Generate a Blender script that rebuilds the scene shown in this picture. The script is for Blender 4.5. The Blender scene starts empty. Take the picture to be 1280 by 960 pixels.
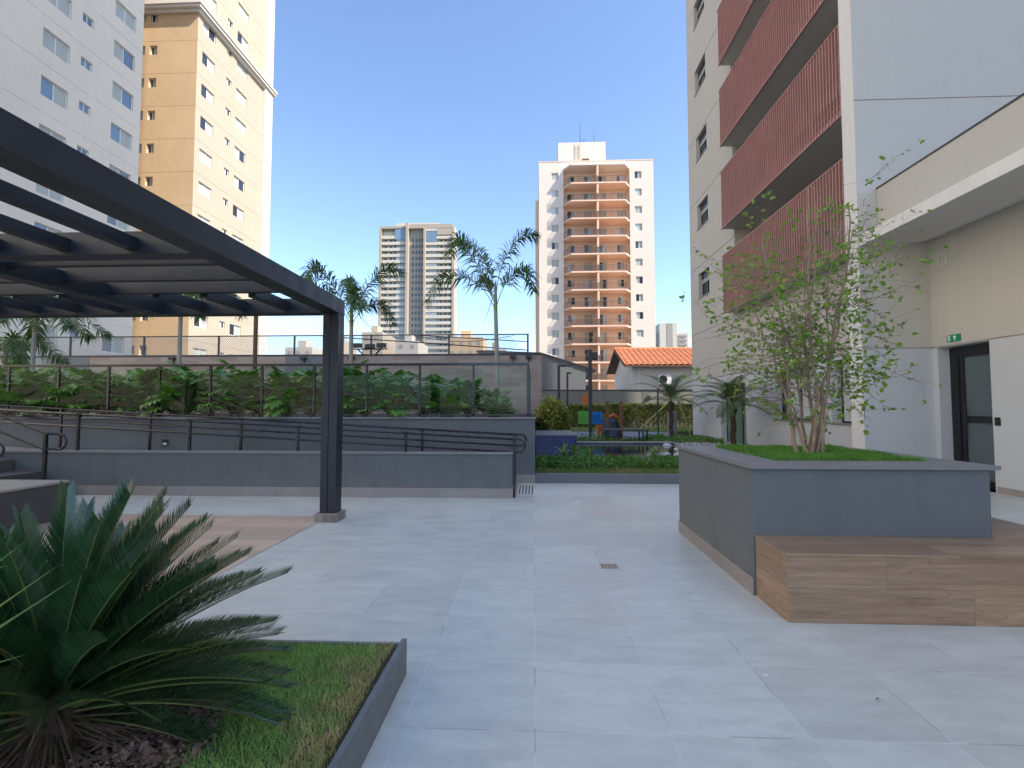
import bpy, math, random
from mathutils import Vector, Matrix, noise as mnoise
R = math.radians
random.seed(7)
scene = bpy.context.scene
col = scene.collection

# ------------------------------------------------------------------ node helpers
class G:
    """tiny node graph helper"""
    def __init__(s, nt): s.nt = nt
    def n(s, t, **k):
        x = s.nt.nodes.new(t)
        for a, b in k.items(): setattr(x, a, b)
        return x
    def l(s, a, b): s.nt.links.new(a, b)
    def put(s, sock, v):
        if hasattr(v, 'is_output') or isinstance(v, bpy.types.NodeSocket): s.l(v, sock)
        elif v is not None: sock.default_value = v
    def m(s, op, a, b=None, c=None, clamp=False):
        x = s.n('ShaderNodeMath', operation=op); x.use_clamp = clamp
        s.put(x.inputs[0], a)
        if b is not None: s.put(x.inputs[1], b)
        if c is not None: s.put(x.inputs[2], c)
        return x.outputs[0]
    def mix(s, f, a, b, t='MIX'):
        x = s.n('ShaderNodeMix', data_type='RGBA', blend_type=t)
        s.put(x.inputs[0], f)
        for i, v in ((6, a), (7, b)):
            if isinstance(v, tuple): v = (v[0], v[1], v[2], 1)
            s.put(x.inputs[i], v)
        return x.outputs[2]
    def noise(s, vec, scale, detail=3, rough=.55, dist=0):
        x = s.n('ShaderNodeTexNoise'); x.inputs['Scale'].default_value = scale
        x.inputs['Detail'].default_value = detail; x.inputs['Roughness'].default_value = rough
        x.inputs['Distortion'].default_value = dist
        if vec is not None: s.l(vec, x.inputs['Vector'])
        return x.outputs[0]
    def mapr(s, v, a, b, c=0., d=1.):
        x = s.n('ShaderNodeMapRange'); s.put(x.inputs[0], v)
        for i, q in enumerate((a, b, c, d)): s.put(x.inputs[i+1], q)
        return x.outputs[0]
    def scale(s, vec, k):
        x = s.n('ShaderNodeVectorMath', operation='MULTIPLY'); s.l(vec, x.inputs[0]); x.inputs[1].default_value = k
        return x.outputs[0]
    def comb(s, a, b, c):
        x = s.n('ShaderNodeCombineXYZ'); s.put(x.inputs[0], a); s.put(x.inputs[1], b); s.put(x.inputs[2], c)
        return x.outputs[0]
    def pos(s): return s.n('ShaderNodeNewGeometry').outputs['Position']
    def uv(s): return s.n('ShaderNodeUVMap').outputs[0]
    def bump(s, h, strength, dist=.01):
        x = s.n('ShaderNodeBump'); x.inputs['Strength'].default_value = strength; x.inputs['Distance'].default_value = dist
        s.l(h, x.inputs['Height']); return x.outputs[0]

def newmat(name):
    m = bpy.data.materials.new(name); m.use_nodes = True
    nt = m.node_tree
    for x in list(nt.nodes): nt.nodes.remove(x)
    g = G(nt); out = g.n('ShaderNodeOutputMaterial'); p = g.n('ShaderNodeBsdfPrincipled')
    g.l(p.outputs[0], out.inputs[0])
    return m, g, p, out

def paint(name, c, rough=.7, var=.06, sc=.8, bump=.15, bs=90, metal=0., spec=.4, streak=0., dirt=None):
    m, g, p, out = newmat(name)
    P = g.pos()
    a = g.noise(P, sc, 4, .6)
    b = g.noise(P, sc*9, 3, .6)
    v = g.m('ADD', g.m('MULTIPLY', a, .7), g.m('MULTIPLY', b, .3))
    v = g.mapr(v, .3, .7, 1-var, 1+var)
    c0 = g.mix(1., c, g.comb(v, v, v), 'MULTIPLY')
    if streak:
        s = g.noise(g.scale(P, (6, 6, .35)), 1.2, 4, .65)
        s = g.mapr(s, .48, .75, 0, streak)
        c0 = g.mix(s, c0, tuple(x*.55 for x in c))
    if dirt:
        z = g.n('ShaderNodeSeparateXYZ'); g.l(P, z.inputs[0])
        d = g.m('MULTIPLY', g.mapr(z.outputs[2], dirt[0], dirt[1], 1, 0), g.mapr(g.noise(P, 5, 4), .35, .65, .1, .7))
        c0 = g.mix(g.m('MULTIPLY', d, 1, clamp=True), c0, dirt[2])
    g.l(c0, p.inputs['Base Color'])
    p.inputs['Metallic'].default_value = metal
    p.inputs['Specular IOR Level'].default_value = spec
    r = g.mapr(g.noise(P, sc*4, 3), .3, .7, max(.03, rough-.07), min(1, rough+.07))
    g.l(r, p.inputs['Roughness'])
    if bump: g.l(g.bump(g.noise(P, bs, 3), bump, .004), p.inputs['Normal'])
    return m

def leafmat(name, c1, c2, rough=.45, trans=.25, spec=.5, third=None, dry=None):
    m, g, p, out = newmat(name)
    rnd = g.n('ShaderNodeNewGeometry').outputs['Random Per Island']
    c = g.mix(rnd, c1, c2)
    P = g.pos()
    n = g.noise(P, 2.2, 3)
    if third: c = g.mix(g.mapr(n, .45, .62), c, third)
    if dry:
        z = g.n('ShaderNodeSeparateXYZ'); g.l(P, z.inputs[0])
        e = g.mapr(z.outputs[0], dry[0], dry[1], 0, .62)
        nn = g.mapr(g.noise(P, 3.0, 4, .65), .36, .66, -.32, .42)
        f = g.m('ADD', e, nn)
        f = g.mapr(g.m('ADD', f, g.mapr(rnd, 0, 1, -.25, .25)), .33, .6)
        c = g.mix(f, c, dry[2])
    v = g.mapr(g.noise(P, 9, 2), .3, .7, .8, 1.2)
    c = g.mix(1., c, g.comb(v, v, v), 'MULTIPLY')
    g.l(c, p.inputs['Base Color']); p.inputs['Roughness'].default_value = rough
    p.inputs['Specular IOR Level'].default_value = spec
    t = g.n('ShaderNodeBsdfTranslucent'); g.l(g.mix(1., c, (1.1, 1.25, .6), 'MULTIPLY'), t.inputs[0])
    mx = g.n('ShaderNodeMixShader'); mx.inputs[0].default_value = trans
    g.l(p.outputs[0], mx.inputs[1]); g.l(t.outputs[0], mx.inputs[2]); g.l(mx.outputs[0], out.inputs[0])
    return m

def plankmat(name, ca, cb, cc, L, H, offs=(0, 0), shift=.46, rough=.5, joint=.0016, grain=1., knots=True, jc=None):
    """wood-look plank tiles in metres of UV"""
    m, g, p, out = newmat(name)
    s = g.n('ShaderNodeSeparateXYZ'); g.l(g.uv(), s.inputs[0])
    u = g.m('ADD', s.outputs[0], offs[0]); v = g.m('ADD', s.outputs[1], offs[1])
    row = g.m('FLOOR', g.m('DIVIDE', v, H))
    u2 = g.m('ADD', u, g.m('MULTIPLY', row, L*shift))
    pid = g.m('FLOOR', g.m('DIVIDE', u2, L))
    w = g.n('ShaderNodeTexWhiteNoise', noise_dimensions='2D'); g.l(g.comb(row, pid, 0), w.inputs['Vector'])
    r = w.outputs[0]
    off = g.m('MULTIPLY', r, 37.)
    vec = g.comb(g.m('MULTIPLY', u2, 1.3), g.m('MULTIPLY', v, 17.), off)
    n1 = g.noise(vec, 1., 5, .62, 1.1)
    vec2 = g.comb(g.m('MULTIPLY', u2, 3.5), g.m('MULTIPLY', v, 130.), off)
    n2 = g.noise(vec2, 1., 3, .6)
    c = g.mix(g.mapr(n1, .32, .68), ca, cb)
    c = g.mix(g.mapr(n2, .45, .75, 0, .45*grain), c, cc)
    if knots:
        n3 = g.noise(g.comb(g.m('MULTIPLY', u2, 2.2), g.m('MULTIPLY', v, 6.), off), 1., 2, .5)
        wv = g.m('SINE', g.m('MULTIPLY', n3, 55.))
        c = g.mix(g.m('MULTIPLY', g.mapr(wv, .5, 1, 0, .32), g.mapr(g.noise(vec, .35, 2), .5, .62)), c, cc)
    t = g.mapr(r, 0, 1, .84, 1.16); c = g.mix(1., c, g.comb(t, t, t), 'MULTIPLY')
    fu = g.m('FRACT', g.m('DIVIDE', u2, L)); fv = g.m('FRACT', g.m('DIVIDE', v, H))
    ju = g.m('LESS_THAN', fu, joint*1.3/L); jv = g.m('LESS_THAN', fv, joint*1.3/H)
    j = g.m('MAXIMUM', ju, jv)
    c = g.mix(g.m('MULTIPLY', j, .7), c, jc or tuple(x*.45 for x in cc))
    g.l(c, p.inputs['Base Color'])
    g.l(g.mapr(n1, .3, .7, rough-.08, rough+.1), p.inputs['Roughness'])
    p.inputs['Specular IOR Level'].default_value = .4
    g.l(g.bump(g.m('SUBTRACT', n2, g.m('MULTIPLY', j, 2.)), .12, .002), p.inputs['Normal'])
    return m

def tilemat(name, c, tx, ty, ox, oy, grout, gw=.0018, rough=.48, tint=.055, mottled=.15, src='pos', brok=True, spec=.4):
    m, g, p, out = newmat(name)
    P = g.pos(); s = g.n('ShaderNodeSeparateXYZ'); g.l(P if src == 'pos' else g.uv(), s.inputs[0])
    u = g.m('DIVIDE', g.m('SUBTRACT', s.outputs[0], ox), tx); v = g.m('DIVIDE', g.m('SUBTRACT', s.outputs[1], oy), ty)
    w = g.n('ShaderNodeTexWhiteNoise', noise_dimensions='2D'); g.l(g.comb(g.m('FLOOR', u), g.m('FLOOR', v), 0), w.inputs['Vector'])
    r = w.outputs[0]
    cl = g.noise(P, .55, 4, .6); cm = g.noise(g.scale(P, (1., 3.2, 1)), 2.6, 5, .62, .5); cf = g.noise(P, 26, 4, .7)
    k = g.m('ADD', g.m('ADD', g.m('MULTIPLY', cl, .3), g.m('MULTIPLY', cm, .5)), g.m('MULTIPLY', cf, .2))
    k = g.mapr(k, .36, .64, 1-mottled, 1+mottled)
    k = g.m('MULTIPLY', k, g.mapr(r, 0, 1, 1-tint, 1+tint))
    cc = g.mix(1., c, g.comb(k, k, k), 'MULTIPLY')
    warm = g.mapr(g.noise(P, .8, 3), .52, .7, 0, .3)
    cc = g.mix(warm, cc, (c[0]*1.1, c[1]*1.0, c[2]*.9))
    # scattered whitish smears and small dirt specks
    sm = g.mapr(g.noise(g.scale(P, (1.2, 3.4, 1)), 3.1, 5, .7, .6), .66, .78, 0, .28)
    cc = g.mix(sm, cc, tuple(min(1, x*1.35) for x in c))
    sp = g.mapr(g.noise(P, 11, 3, .5), .77, .82, 0, .3)
    cc = g.mix(sp, cc, (c[0]*.45, c[1]*.42, c[2]*.38))
    fu = g.m('FRACT', u); fv = g.m('FRACT', v)
    du = g.m('MULTIPLY', g.m('MINIMUM', fu, g.m('SUBTRACT', 1, fu)), tx)
    dv = g.m('MULTIPLY', g.m('MINIMUM', fv, g.m('SUBTRACT', 1, fv)), ty)
    d = g.m('MINIMUM', du, dv)
    ln = g.mapr(d, gw*.6, gw*1.3, 1, 0)
    if brok:
        bn = g.noise(P, 2.3, 4, .7)
        dark = g.mapr(g.noise(P, 1.7, 3, .6), .5, .56)
        gc = g.mix(dark, grout, tuple(x*.4 for x in c))
        ln2 = g.m('MULTIPLY', ln, g.mapr(bn, .34, .60, .15, .9))
    else: gc, ln2 = grout, ln
    cc = g.mix(ln2, cc, gc)
    g.l(cc, p.inputs['Base Color'])
    g.l(g.mapr(cm, .3, .7, rough-.08, rough+.12), p.inputs['Roughness'])
    p.inputs['Specular IOR Level'].default_value = spec
    g.l(g.bump(g.m('SUBTRACT', g.m('MULTIPLY', cf, .15), ln), .18, .002), p.inputs['Normal'])
    return m

def glassmat(name, tint=(.86, .92, .9), haze=.06, rough=.02):
    m, g, p, out = newmat(name)
    t = g.n('ShaderNodeBsdfTransparent'); t.inputs[0].default_value = (*tint, 1)
    gl = g.n('ShaderNodeBsdfGlossy'); gl.inputs['Roughness'].default_value = 0.; gl.inputs[0].default_value = (1, 1, 1, 1)
    lw = g.n('ShaderNodeLayerWeight'); lw.inputs[0].default_value = .5
    frf = g.m('ADD', g.m('MULTIPLY', g.m('POWER', lw.outputs['Facing'], 5.), .6), .008)
    b = g.n('ShaderNodeMixShader'); g.l(frf, b.inputs[0]); g.l(t.outputs[0], b.inputs[1]); g.l(gl.outputs[0], b.inputs[2])
    g.l(b.outputs[0], out.inputs[0]); return m

def panemat(name, c, rough=.06, spec=.9, wav=.02):
    m, g, p, out = newmat(name)
    P = g.pos(); r = g.n('ShaderNodeObjectInfo').outputs['Random']
    k = g.mapr(r, 0, 1, .75, 1.25)
    g.l(g.mix(1., c, g.comb(k, k, k), 'MULTIPLY'), p.inputs['Base Color'])
    p.inputs['Roughness'].default_value = rough; p.inputs['Specular IOR Level'].default_value = spec
    if wav: g.l(g.bump(g.noise(P, 1.5, 2), wav, .05), p.inputs['Normal'])
    return m

# ------------------------------------------------------------------ mesh helper
class MB:
    def __init__(s): s.v = []; s.f = []; s.mi = []; s.uv = []
    def face(s, pts, mi=0, uv=None):
        b = len(s.v); s.v += [tuple(p) for p in pts]; s.f.append(tuple(range(b, b+len(pts)))); s.mi.append(mi)
        if uv is None:
            a, bb, c = (Vector(pts[i]) for i in range(3))
            n = (bb-a).cross(c-bb)
            ax = max(range(3), key=lambda i: abs(n[i]))
            uv = [(p[1], p[2]) if ax == 0 else (p[0], p[2]) if ax == 1 else (p[0], p[1]) for p in pts]
        s.uv.append(uv)
    def box(s, x0, x1, y0, y1, z0, z1, mi=0, skip=''):
        if x0 > x1: x0, x1 = x1, x0
        if y0 > y1: y0, y1 = y1, y0
        if z0 > z1: z0, z1 = z1, z0
        p = lambda i, j, k: ((x0, x1)[i], (y0, y1)[j], (z0, z1)[k])
        q = {'-z': [(0,0,0),(0,1,0),(1,1,0),(1,0,0)], '+z': [(0,0,1),(1,0,1),(1,1,1),(0,1,1)],
             '-y': [(0,0,0),(1,0,0),(1,0,1),(0,0,1)], '+y': [(1,1,0),(0,1,0),(0,1,1),(1,1,1)],
             '-x': [(0,1,0),(0,0,0),(0,0,1),(0,1,1)], '+x': [(1,0,0),(1,1,0),(1,1,1),(1,0,1)]}
        for k, c in q.items():
            if k not in skip: s.face([p(*t) for t in c], mi)
        return s
    def wbox(s, *a, **k):      # welded box (for bevels)
        x0, x1, y0, y1, z0, z1 = a[:6]; mi = a[6] if len(a) > 6 else 0
        b = len(s.v)
        s.v += [((x0, x1)[i], (y0, y1)[j], (z0, z1)[kk]) for i in (0, 1) for j in (0, 1) for kk in (0, 1)]
        for fc in [(0,1,3,2),(4,6,7,5),(0,4,5,1),(2,3,7,6),(0,2,6,4),(1,5,7,3)]:
            s.f.append(tuple(b+i for i in fc)); s.mi.append(mi)
            pts = [s.v[b+i] for i in fc]; n = (Vector(pts[1])-Vector(pts[0])).cross(Vector(pts[2])-Vector(pts[1]))
            ax = max(range(3), key=lambda i: abs(n[i]))
            s.uv.append([(p[1], p[2]) if ax == 0 else (p[0], p[2]) if ax == 1 else (p[0], p[1]) for p in pts])
        return s
    def prism(s, poly, z0, z1, mi=0):
        n = len(poly)
        s.face([(x, y, z1) for x, y in poly], mi); s.face([(x, y, z0) for x, y in reversed(poly)], mi)
        for i in range(n):
            a, b = poly[i], poly[(i+1) % n]
            L = math.hypot(b[0]-a[0], b[1]-a[1])
            s.face([(*a, z0), (*b, z0), (*b, z1), (*a, z1)], mi)
        return s
    def tube(s, pts, r, n=8, mi=0, cap=True):
        pts = [Vector(p) for p in pts]
        rs = r if isinstance(r, (list, tuple)) else [r]*len(pts)
        b = len(s.v); up = Vector((0, 0, 1)); prev = None
        for i, p in enumerate(pts):
            d = (pts[min(i+1, len(pts)-1)]-pts[max(i-1, 0)])
            if d.length < 1e-9: d = Vector((0, 0, 1))
            d.normalize()
            if prev is None:
                a = d.cross(up);
                if a.length < .05: a = d.cross(Vector((1, 0, 0)))
            else: a = prev-d*prev.dot(d)
            a.normalize(); prev = a.copy(); c = d.cross(a)
            for k in range(n):
                t = 2*math.pi*k/n
                s.v.append(tuple(p+(a*math.cos(t)+c*math.sin(t))*rs[i]))
        for i in range(len(pts)-1):
            for k in range(n):
                s.f.append((b+i*n+k, b+i*n+(k+1) % n, b+(i+1)*n+(k+1) % n, b+(i+1)*n+k)); s.mi.append(mi)
                s.uv.append([(k/n, i), ((k+1)/n, i), ((k+1)/n, i+1), (k/n, i+1)])
        if cap:
            s.f.append(tuple(b+k for k in range(n))[::-1]); s.mi.append(mi); s.uv.append([(0, 0)]*n)
            e = b+(len(pts)-1)*n
            s.f.append(tuple(e+k for k in range(n))); s.mi.append(mi); s.uv.append([(0, 0)]*n)
        return s
    def build(s, name, mats, parent=None, smooth=False, bevel=0, local=False):
        off = Vector((0, 0, 0)); q = parent
        while q is not None and not local: off += q.location; q = q.parent
        me = bpy.data.meshes.new(name)
        me.from_pydata([(x-off.x, y-off.y, z-off.z) for x, y, z in s.v], [], s.f)
        if not isinstance(mats, (list, tuple)): mats = [mats]
        for m in mats: me.materials.append(m)
        me.polygons.foreach_set('material_index', s.mi)
        ul = me.uv_layers.new(name='UVMap'); flat = [c for f in s.uv for p in f for c in p]
        ul.data.foreach_set('uv', flat)
        if smooth: me.polygons.foreach_set('use_smooth', [True]*len(me.polygons))
        me.update()
        o = bpy.data.objects.new(name, me); col.objects.link(o); o.parent = parent
        if bevel:
            md = o.modifiers.new('bevel', 'BEVEL'); md.width = bevel; md.segments = 2; md.limit_method = 'ANGLE'
        return o

def thing(name, loc, label, cat, group=None):
    o = bpy.data.objects.new(name, None); col.objects.link(o); o.location = loc; o.empty_display_size = .2
    o['label'] = label; o['category'] = cat
    if group: o['group'] = group
    return o
def tag(o, label=None, cat=None, group=None, kind=None):
    for k, v in (('label', label), ('category', cat), ('group', group), ('kind', kind)):
        if v: o[k] = v
    return o
def struct(o, label=None, cat=None): return tag(o, label, cat, None, 'structure')
def inst(name, me, parent, loc, rot=None, sc=None):
    o = bpy.data.objects.new(name, me); col.objects.link(o); o.parent = parent; o.location = loc
    if rot: o.rotation_euler = rot
    if sc: o.scale = sc
    return o
def copy_tree(o, parent=None):
    c = o.copy(); col.objects.link(c); c.parent = parent
    for ch in o.children: copy_tree(ch, c)
    return c

def wall_holes(mb, axis, plane, u0, u1, z0, z1, holes, depth, mi=0, rmi=None, flip=1, groove=()):
    """wall face with real openings. axis 'x': plane x=const, u=y ; axis 'y': plane y=const, u=x.
    depth is the signed direction into the wall."""
    us = sorted({u0, u1, *[h[0] for h in holes], *[h[1] for h in holes]})
    gz = [v for g in groove for v in (g-.012, g+.012)]
    zs = sorted({z0, z1, *[h[2] for h in holes], *[h[3] for h in holes], *[v for v in gz if z0 < v < z1]})
    us = [u for u in us if u0 <= u <= u1]; zs = [z for z in zs if z0 <= z <= z1]
    rmi = mi if rmi is None else rmi
    P = (lambda u, z, d=0: (plane+d, u, z)) if axis == 'x' else (lambda u, z, d=0: (u, plane+d, z))
    for i in range(len(us)-1):
        for j in range(len(zs)-1):
            uc, zc = (us[i]+us[i+1])/2, (zs[j]+zs[j+1])/2
            if any(h[0] < uc < h[1] and h[2] < zc < h[3] for h in holes): continue
            d = 0
            if any(abs(zc-g) < .012 for g in groove): d = .02*(1 if depth > 0 else -1)
            a, b, c, e = us[i], us[i+1], zs[j], zs[j+1]
            mb.face([P(a, c, d), P(b, c, d), P(b, e, d), P(a, e, d)], mi)
            if d:
                mb.face([P(a, c, 0), P(b, c, 0), P(b, c, d), P(a, c, d)], mi)
                mb.face([P(a, e, 0), P(b, e, 0), P(b, e, d), P(a, e, d)], mi)
    for h in holes:
        a, b, c, e = h[:4]
        mb.face([P(a, c), P(a, e), P(a, e, depth), P(a, c, depth)], rmi)
        mb.face([P(b, c), P(b, e), P(b, e, depth), P(b, c, depth)], rmi)
        mb.face([P(a, e), P(b, e), P(b, e, depth), P(a, e, depth)], rmi)
        mb.face([P(a, c), P(b, c), P(b, c, depth), P(a, c, depth)], rmi)

# ------------------------------------------------------------------ materials
m_floor = tilemat('court_tile', (.575, .59, .535), .605, .605, 0.0, 2.31, (.76, .74, .72), .0024, rough=.40)
m_beige = plankmat('beige_wood_tile', (.54, .40, .29), (.62, .47, .35), (.45, .33, .24), 1.2, .2, rough=.45, grain=.5, knots=False, jc=(.3, .25, .21))
m_bench = plankmat('wood_look_tile', (.28, .185, .115), (.42, .295, .19), (.13, .078, .048), 1.22, .23, offs=(-1.71+1.22*3, 0), shift=.46, rough=.42, joint=.0014)
m_benchtop = plankmat('wood_look_tile_top', (.27, .18, .11), (.40, .285, .19), (.14, .085, .055), 1.22, .24, offs=(-1.71+1.22*3, -3.52+2.4), shift=.31, rough=.40, joint=.0014)
m_wallwood = plankmat('greige_plank_tile', (.29, .235, .20), (.36, .30, .26), (.21, .165, .14), 1.2, .2, rough=.6, grain=.7, knots=False)
m_dgrey = paint('dark_grey_render', (.128, .142, .148), .8, .08, .7, .4, 60, streak=.25, dirt=(.12, .5, (.19, .185, .17)))
m_dgrey2 = paint('dark_grey_render_planter', (.138, .158, .168), .82, .07, .8, .5, 45, streak=.22, dirt=(.1, .7, (.19, .19, .18)))
m_cope = paint('grey_granite_coping', (.21, .212, .21), .5, .12, 6, .2, 160)
m_skirt = tilemat('skirting_tile', (.32, .285, .26), .605, 3, .3, 0, (.36, .35, .34), .002, src='uv', brok=False)
m_kerb = paint('granite_kerb', (.17, .182, .18), .55, .2, 14, .3, 160)
m_kerb2 = paint('smooth_grey_kerb', (.16, .168, .178), .6, .1, 3, .2, 120)
m_steel = paint('charcoal_steel', (.014, .019, .026), .42, .1, 1.5, .05, 40, spec=.5, streak=.1)
m_rail = paint('black_tube_steel', (.012, .013, .018), .25, .1, 3, .0, spec=.6)
m_beigewall = paint('beige_render', (.54, .52, .465), .85, .035, .5, .4, 55, streak=.08)
m_lowwall = paint('pale_grey_render', (.56, .58, .59), .85, .035, .5, .4, 55, streak=.06)
m_white = paint('white_render', (.76, .74, .70), .8, .04, .6, .3, 60, streak=.06)
m_canopy = paint('white_concrete_fascia', (.78, .765, .72), .8, .06, 1.5, .3, 60, streak=.12)
m_soffit = paint('soffit_grey', (.62, .60, .55), .85, .04, .6, .2, 60)
m_flash = paint('dark_flashing', (.05, .05, .058), .4, .1, 2, 0)
m_slat = paint('terracotta_slat', (.42, .205, .165), .5, .12, 1.2, .1, 50)
m_slatrim = paint('pale_red_edge', (.42, .2, .17), .5, .06, 1.2, 0)
m_black = paint('black_frame', (.012, .012, .014), .35, .1, 2, 0, spec=.5)
m_pane = panemat('dark_glass', (.022, .028, .034))
m_paneblue = panemat('blue_grey_glass', (.13, .19, .25), .1, .8)
m_shutter = paint('pale_shutter', (.38, .39, .35), .6, .05, .8, .15, 30)
m_shutterb = paint('white_frame', (.7, .7, .69), .5, .04, 1, 0)
m_curtain = paint('pale_curtain_behind_glass', (.52, .58, .60), .25, .08, 3, .1, 6, spec=.8)
m_doorglass = panemat('door_grey_glass', (.105, .14, .16), .18, .6)
m_t1 = paint('pale_tower_render', (.70, .61, .49), .9, .05, .25, .2, 20, streak=.10)
m_t2 = paint('cream_tower_render', (.40, .335, .255), .9, .05, .25, .2, 20, streak=.10)
m_ochre = paint('ochre_tower_render', (.55, .385, .22), .9, .09, .3, .2, 20, streak=.16)
m_t2w = paint('sunlit_pier_cornice_render', (.62, .57, .49), .9, .03, .25, .1, 20)  # pier's stronger sunlight put into the colour; the cornice shares it
m_mid = paint('cream_block_render', (.68, .60, .51), .9, .04, .15, .1, 20, streak=.08)
m_pink = paint('salmon_block_render', (.68, .53, .41), .9, .05, .2, .1, 20)
m_pinkd = paint('salmon_edge_render', (.76, .52, .38), .9, .05, .2, .1, 20)
m_balrail = paint('brown_balcony_rail', (.16, .12, .10), .5, .1, 1, 0)
m_smoke = glassmat('smoked_balcony_glass', (.86, .80, .74), .10)
m_far = paint('far_cream_render', (.50, .455, .38), .9, .05, .05, 0)
m_fartan = paint('far_tan_render', (.36, .30, .235), .9, .05, .05, 0)
m_fargrey = paint('far_blue_grey_render', (.30, .275, .24), .9, .08, .05, 0)
m_farglass = panemat('far_green_glass', (.20, .23, .22), .15, .8, 0)
m_terra = paint('terracotta_roof_tile', (.56, .21, .10), .8, .25, 2.5, .2, 12)
m_house = paint('house_white_render', (.60, .585, .56), .85, .05, .5, .1, 30, streak=.1)
m_brownwood = paint('brown_timber', (.12, .065, .04), .7, .2, 3, .2, 30)
m_gravel = paint('white_pebble', (.55, .54, .51), .8, .2, 5, .4, 20)
m_soil = paint('dark_soil', (.045, .033, .025), .95, .35, 8, 1., 40)
m_under = paint('lawn_underlay', (.060, .085, .028), .95, .35, 14, 1., 60)
m_asphalt = paint('city_ground', (.16, .155, .14), .95, .15, .05, 0)
m_rubber = paint('grey_play_floor', (.17, .18, .19), .9, .1, 1, .2, 40)
m_trunk = paint('grey_palm_trunk', (.30, .29, .25), .85, .15, 4, .5, 25)
m_trunkg = paint('green_crownshaft', (.19, .22, .10), .5, .15, 5, .2, 25)
m_trunkb = paint('brown_fibre_trunk', (.075, .052, .034), .95, .3, 9, 1., 30)
m_bark = paint('mottled_bark', (.34, .25, .18), .8, .35, 9, .6, 40)
m_twig = paint('thin_twig', (.28, .21, .17), .8, .2, 5, .2, 40)
m_palm = leafmat('palm_leaflet', (.05, .11, .03), (.13, .20, .06), .38, .22)
m_palm2 = leafmat('young_palm_leaflet', (.06, .10, .035), (.13, .18, .07), .45, .2)
m_phil = leafmat('split_leaf', (.05, .15, .022), (.16, .33, .055), .33, .2)
m_cyc = leafmat('cycad_leaflet', (.018, .062, .024), (.046, .115, .040), .26, .06, .7)
m_cycrib = paint('cycad_rib', (.16, .20, .055), .5, .2, 8, 0)
m_cycold = leafmat('cycad_old_leaf', (.035, .028, .018), (.12, .085, .05), .7, .1)
m_tree = leafmat('tree_leaf', (.11, .25, .03), (.30, .43, .07), .42, .4)
m_grass = leafmat('planter_grass', (.09, .24, .03), (.17, .36, .06), .5, .3)
m_lawn = leafmat('lawn_blades', (.22, .42, .09), (.36, .55, .18), .55, .3, dry=(-1.15, -.72, (.62, .48, .24)))
m_lawn2 = leafmat('far_lawn_blades', (.11, .22, .03), (.20, .30, .07), .6, .25, third=(.32, .27, .12))
m_cover = leafmat('ground_cover_leaf', (.075, .18, .02), (.17, .31, .05), .45, .25)
m_hedge = leafmat('croton_leaf', (.24, .27, .05), (.58, .55, .14), .45, .3, third=(.17, .20, .05))
m_yucca = leafmat('striped_leaf', (.14, .26, .07), (.36, .46, .18), .45, .2)
m_crinkle = leafmat('dry_leaf', (.20, .13, .07), (.13, .08, .05), .8, .1)
m_chip = leafmat('bark_chip', (.08, .045, .033), (.30, .20, .155), .8, 0)
m_glass = glassmat('clear_railing_glass', (.90, .94, .925), .03)
m_net = paint('net_wire', (.26, .27, .28), .6, .1, 1, 0)
m_darkmetal = paint('dark_metal_edge', (.045, .045, .05), .5, .1, 2, 0)
m_greypanel = paint('blue_grey_render', (.17, .19, .20), .85, .05, .7, .2, 30, streak=.1)
m_bound = paint('boundary_render', (.22, .212, .185), .85, .06, .5, .2, 30, streak=.2)
m_gable = paint('neighbour_grey_render', (.17, .175, .175), .85, .06, .5, .2, 30, streak=.2)
m_stone = paint('light_step_stone', (.36, .34, .30), .6, .1, 3, .2, 80)
m_plinth = paint('grey_brown_render', (.10, .095, .095), .85, .06, 1, .3, 50)
m_acwhite = paint('white_metal', (.72, .72, .70), .4, .05, 2, 0)
m_green = paint('green_plastic', (.10, .42, .05), .4, .08, 2, 0)
m_blue = paint('blue_plastic', (.01, .17, .55), .4, .08, 2, 0)
m_orange = paint('orange_plastic', (.55, .14, .02), .4, .1, 2, 0)
m_post = paint('reddish_timber_post', (.20, .085, .04), .6, .2, 4, .2, 40)
m_conc = paint('grey_bollard', (.20, .21, .23), .8, .1, 3, .2, 60)
m_yellow = paint('pale_yellow_stake', (.42, .38, .16), .7, .1, 3, 0)
m_brass = paint('worn_metal_plate', (.46, .40, .34), .55, .3, 30, 0, metal=.2)
m_basestone = tilemat('mixed_stone_tile', (.26, .22, .18), .1, .1, 0, 0, (.3, .3, .3), .003, tint=.35, src='uv', brok=False)
m_signgreen = paint('green_sign', (.0, .26, .11), .4, .05, 2, 0)
m_signwhite = paint('white_symbol', (.8, .82, .8), .4, .02, 2, 0)

def poolmat():
    m, g, p, out = newmat('blue_mosaic')
    b = g.n('ShaderNodeTexBrick'); b.offset = 0; b.squash = 1
    g.l(g.uv(), b.inputs[0])
    b.inputs['Color1'].default_value = (.010, .018, .11, 1); b.inputs['Color2'].default_value = (.016, .035, .19, 1)
    b.inputs['Mortar'].default_value = (.12, .13, .24, 1); b.inputs['Scale'].default_value = 1
    b.inputs['Mortar Size'].default_value = .006; b.inputs['Brick Width'].default_value = .08; b.inputs['Row Height'].default_value = .08
    g.l(b.outputs[0], p.inputs['Base Color']); p.inputs['Roughness'].default_value = .25
    return m
m_mosaic = poolmat()
def watermat():
    m, g, p, out = newmat('pool_water')
    p.inputs['Base Color'].default_value = (.012, .022, .04, 1); p.inputs['Roughness'].default_value = .04
    p.inputs['IOR'].default_value = 1.45; p.inputs['Specular IOR Level'].default_value = .8
    g.l(g.bump(g.noise(g.scale(g.pos(), (1, 2, 1)), 5, 3), .10, .02), p.inputs['Normal'])
    return m
m_water = watermat()

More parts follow.
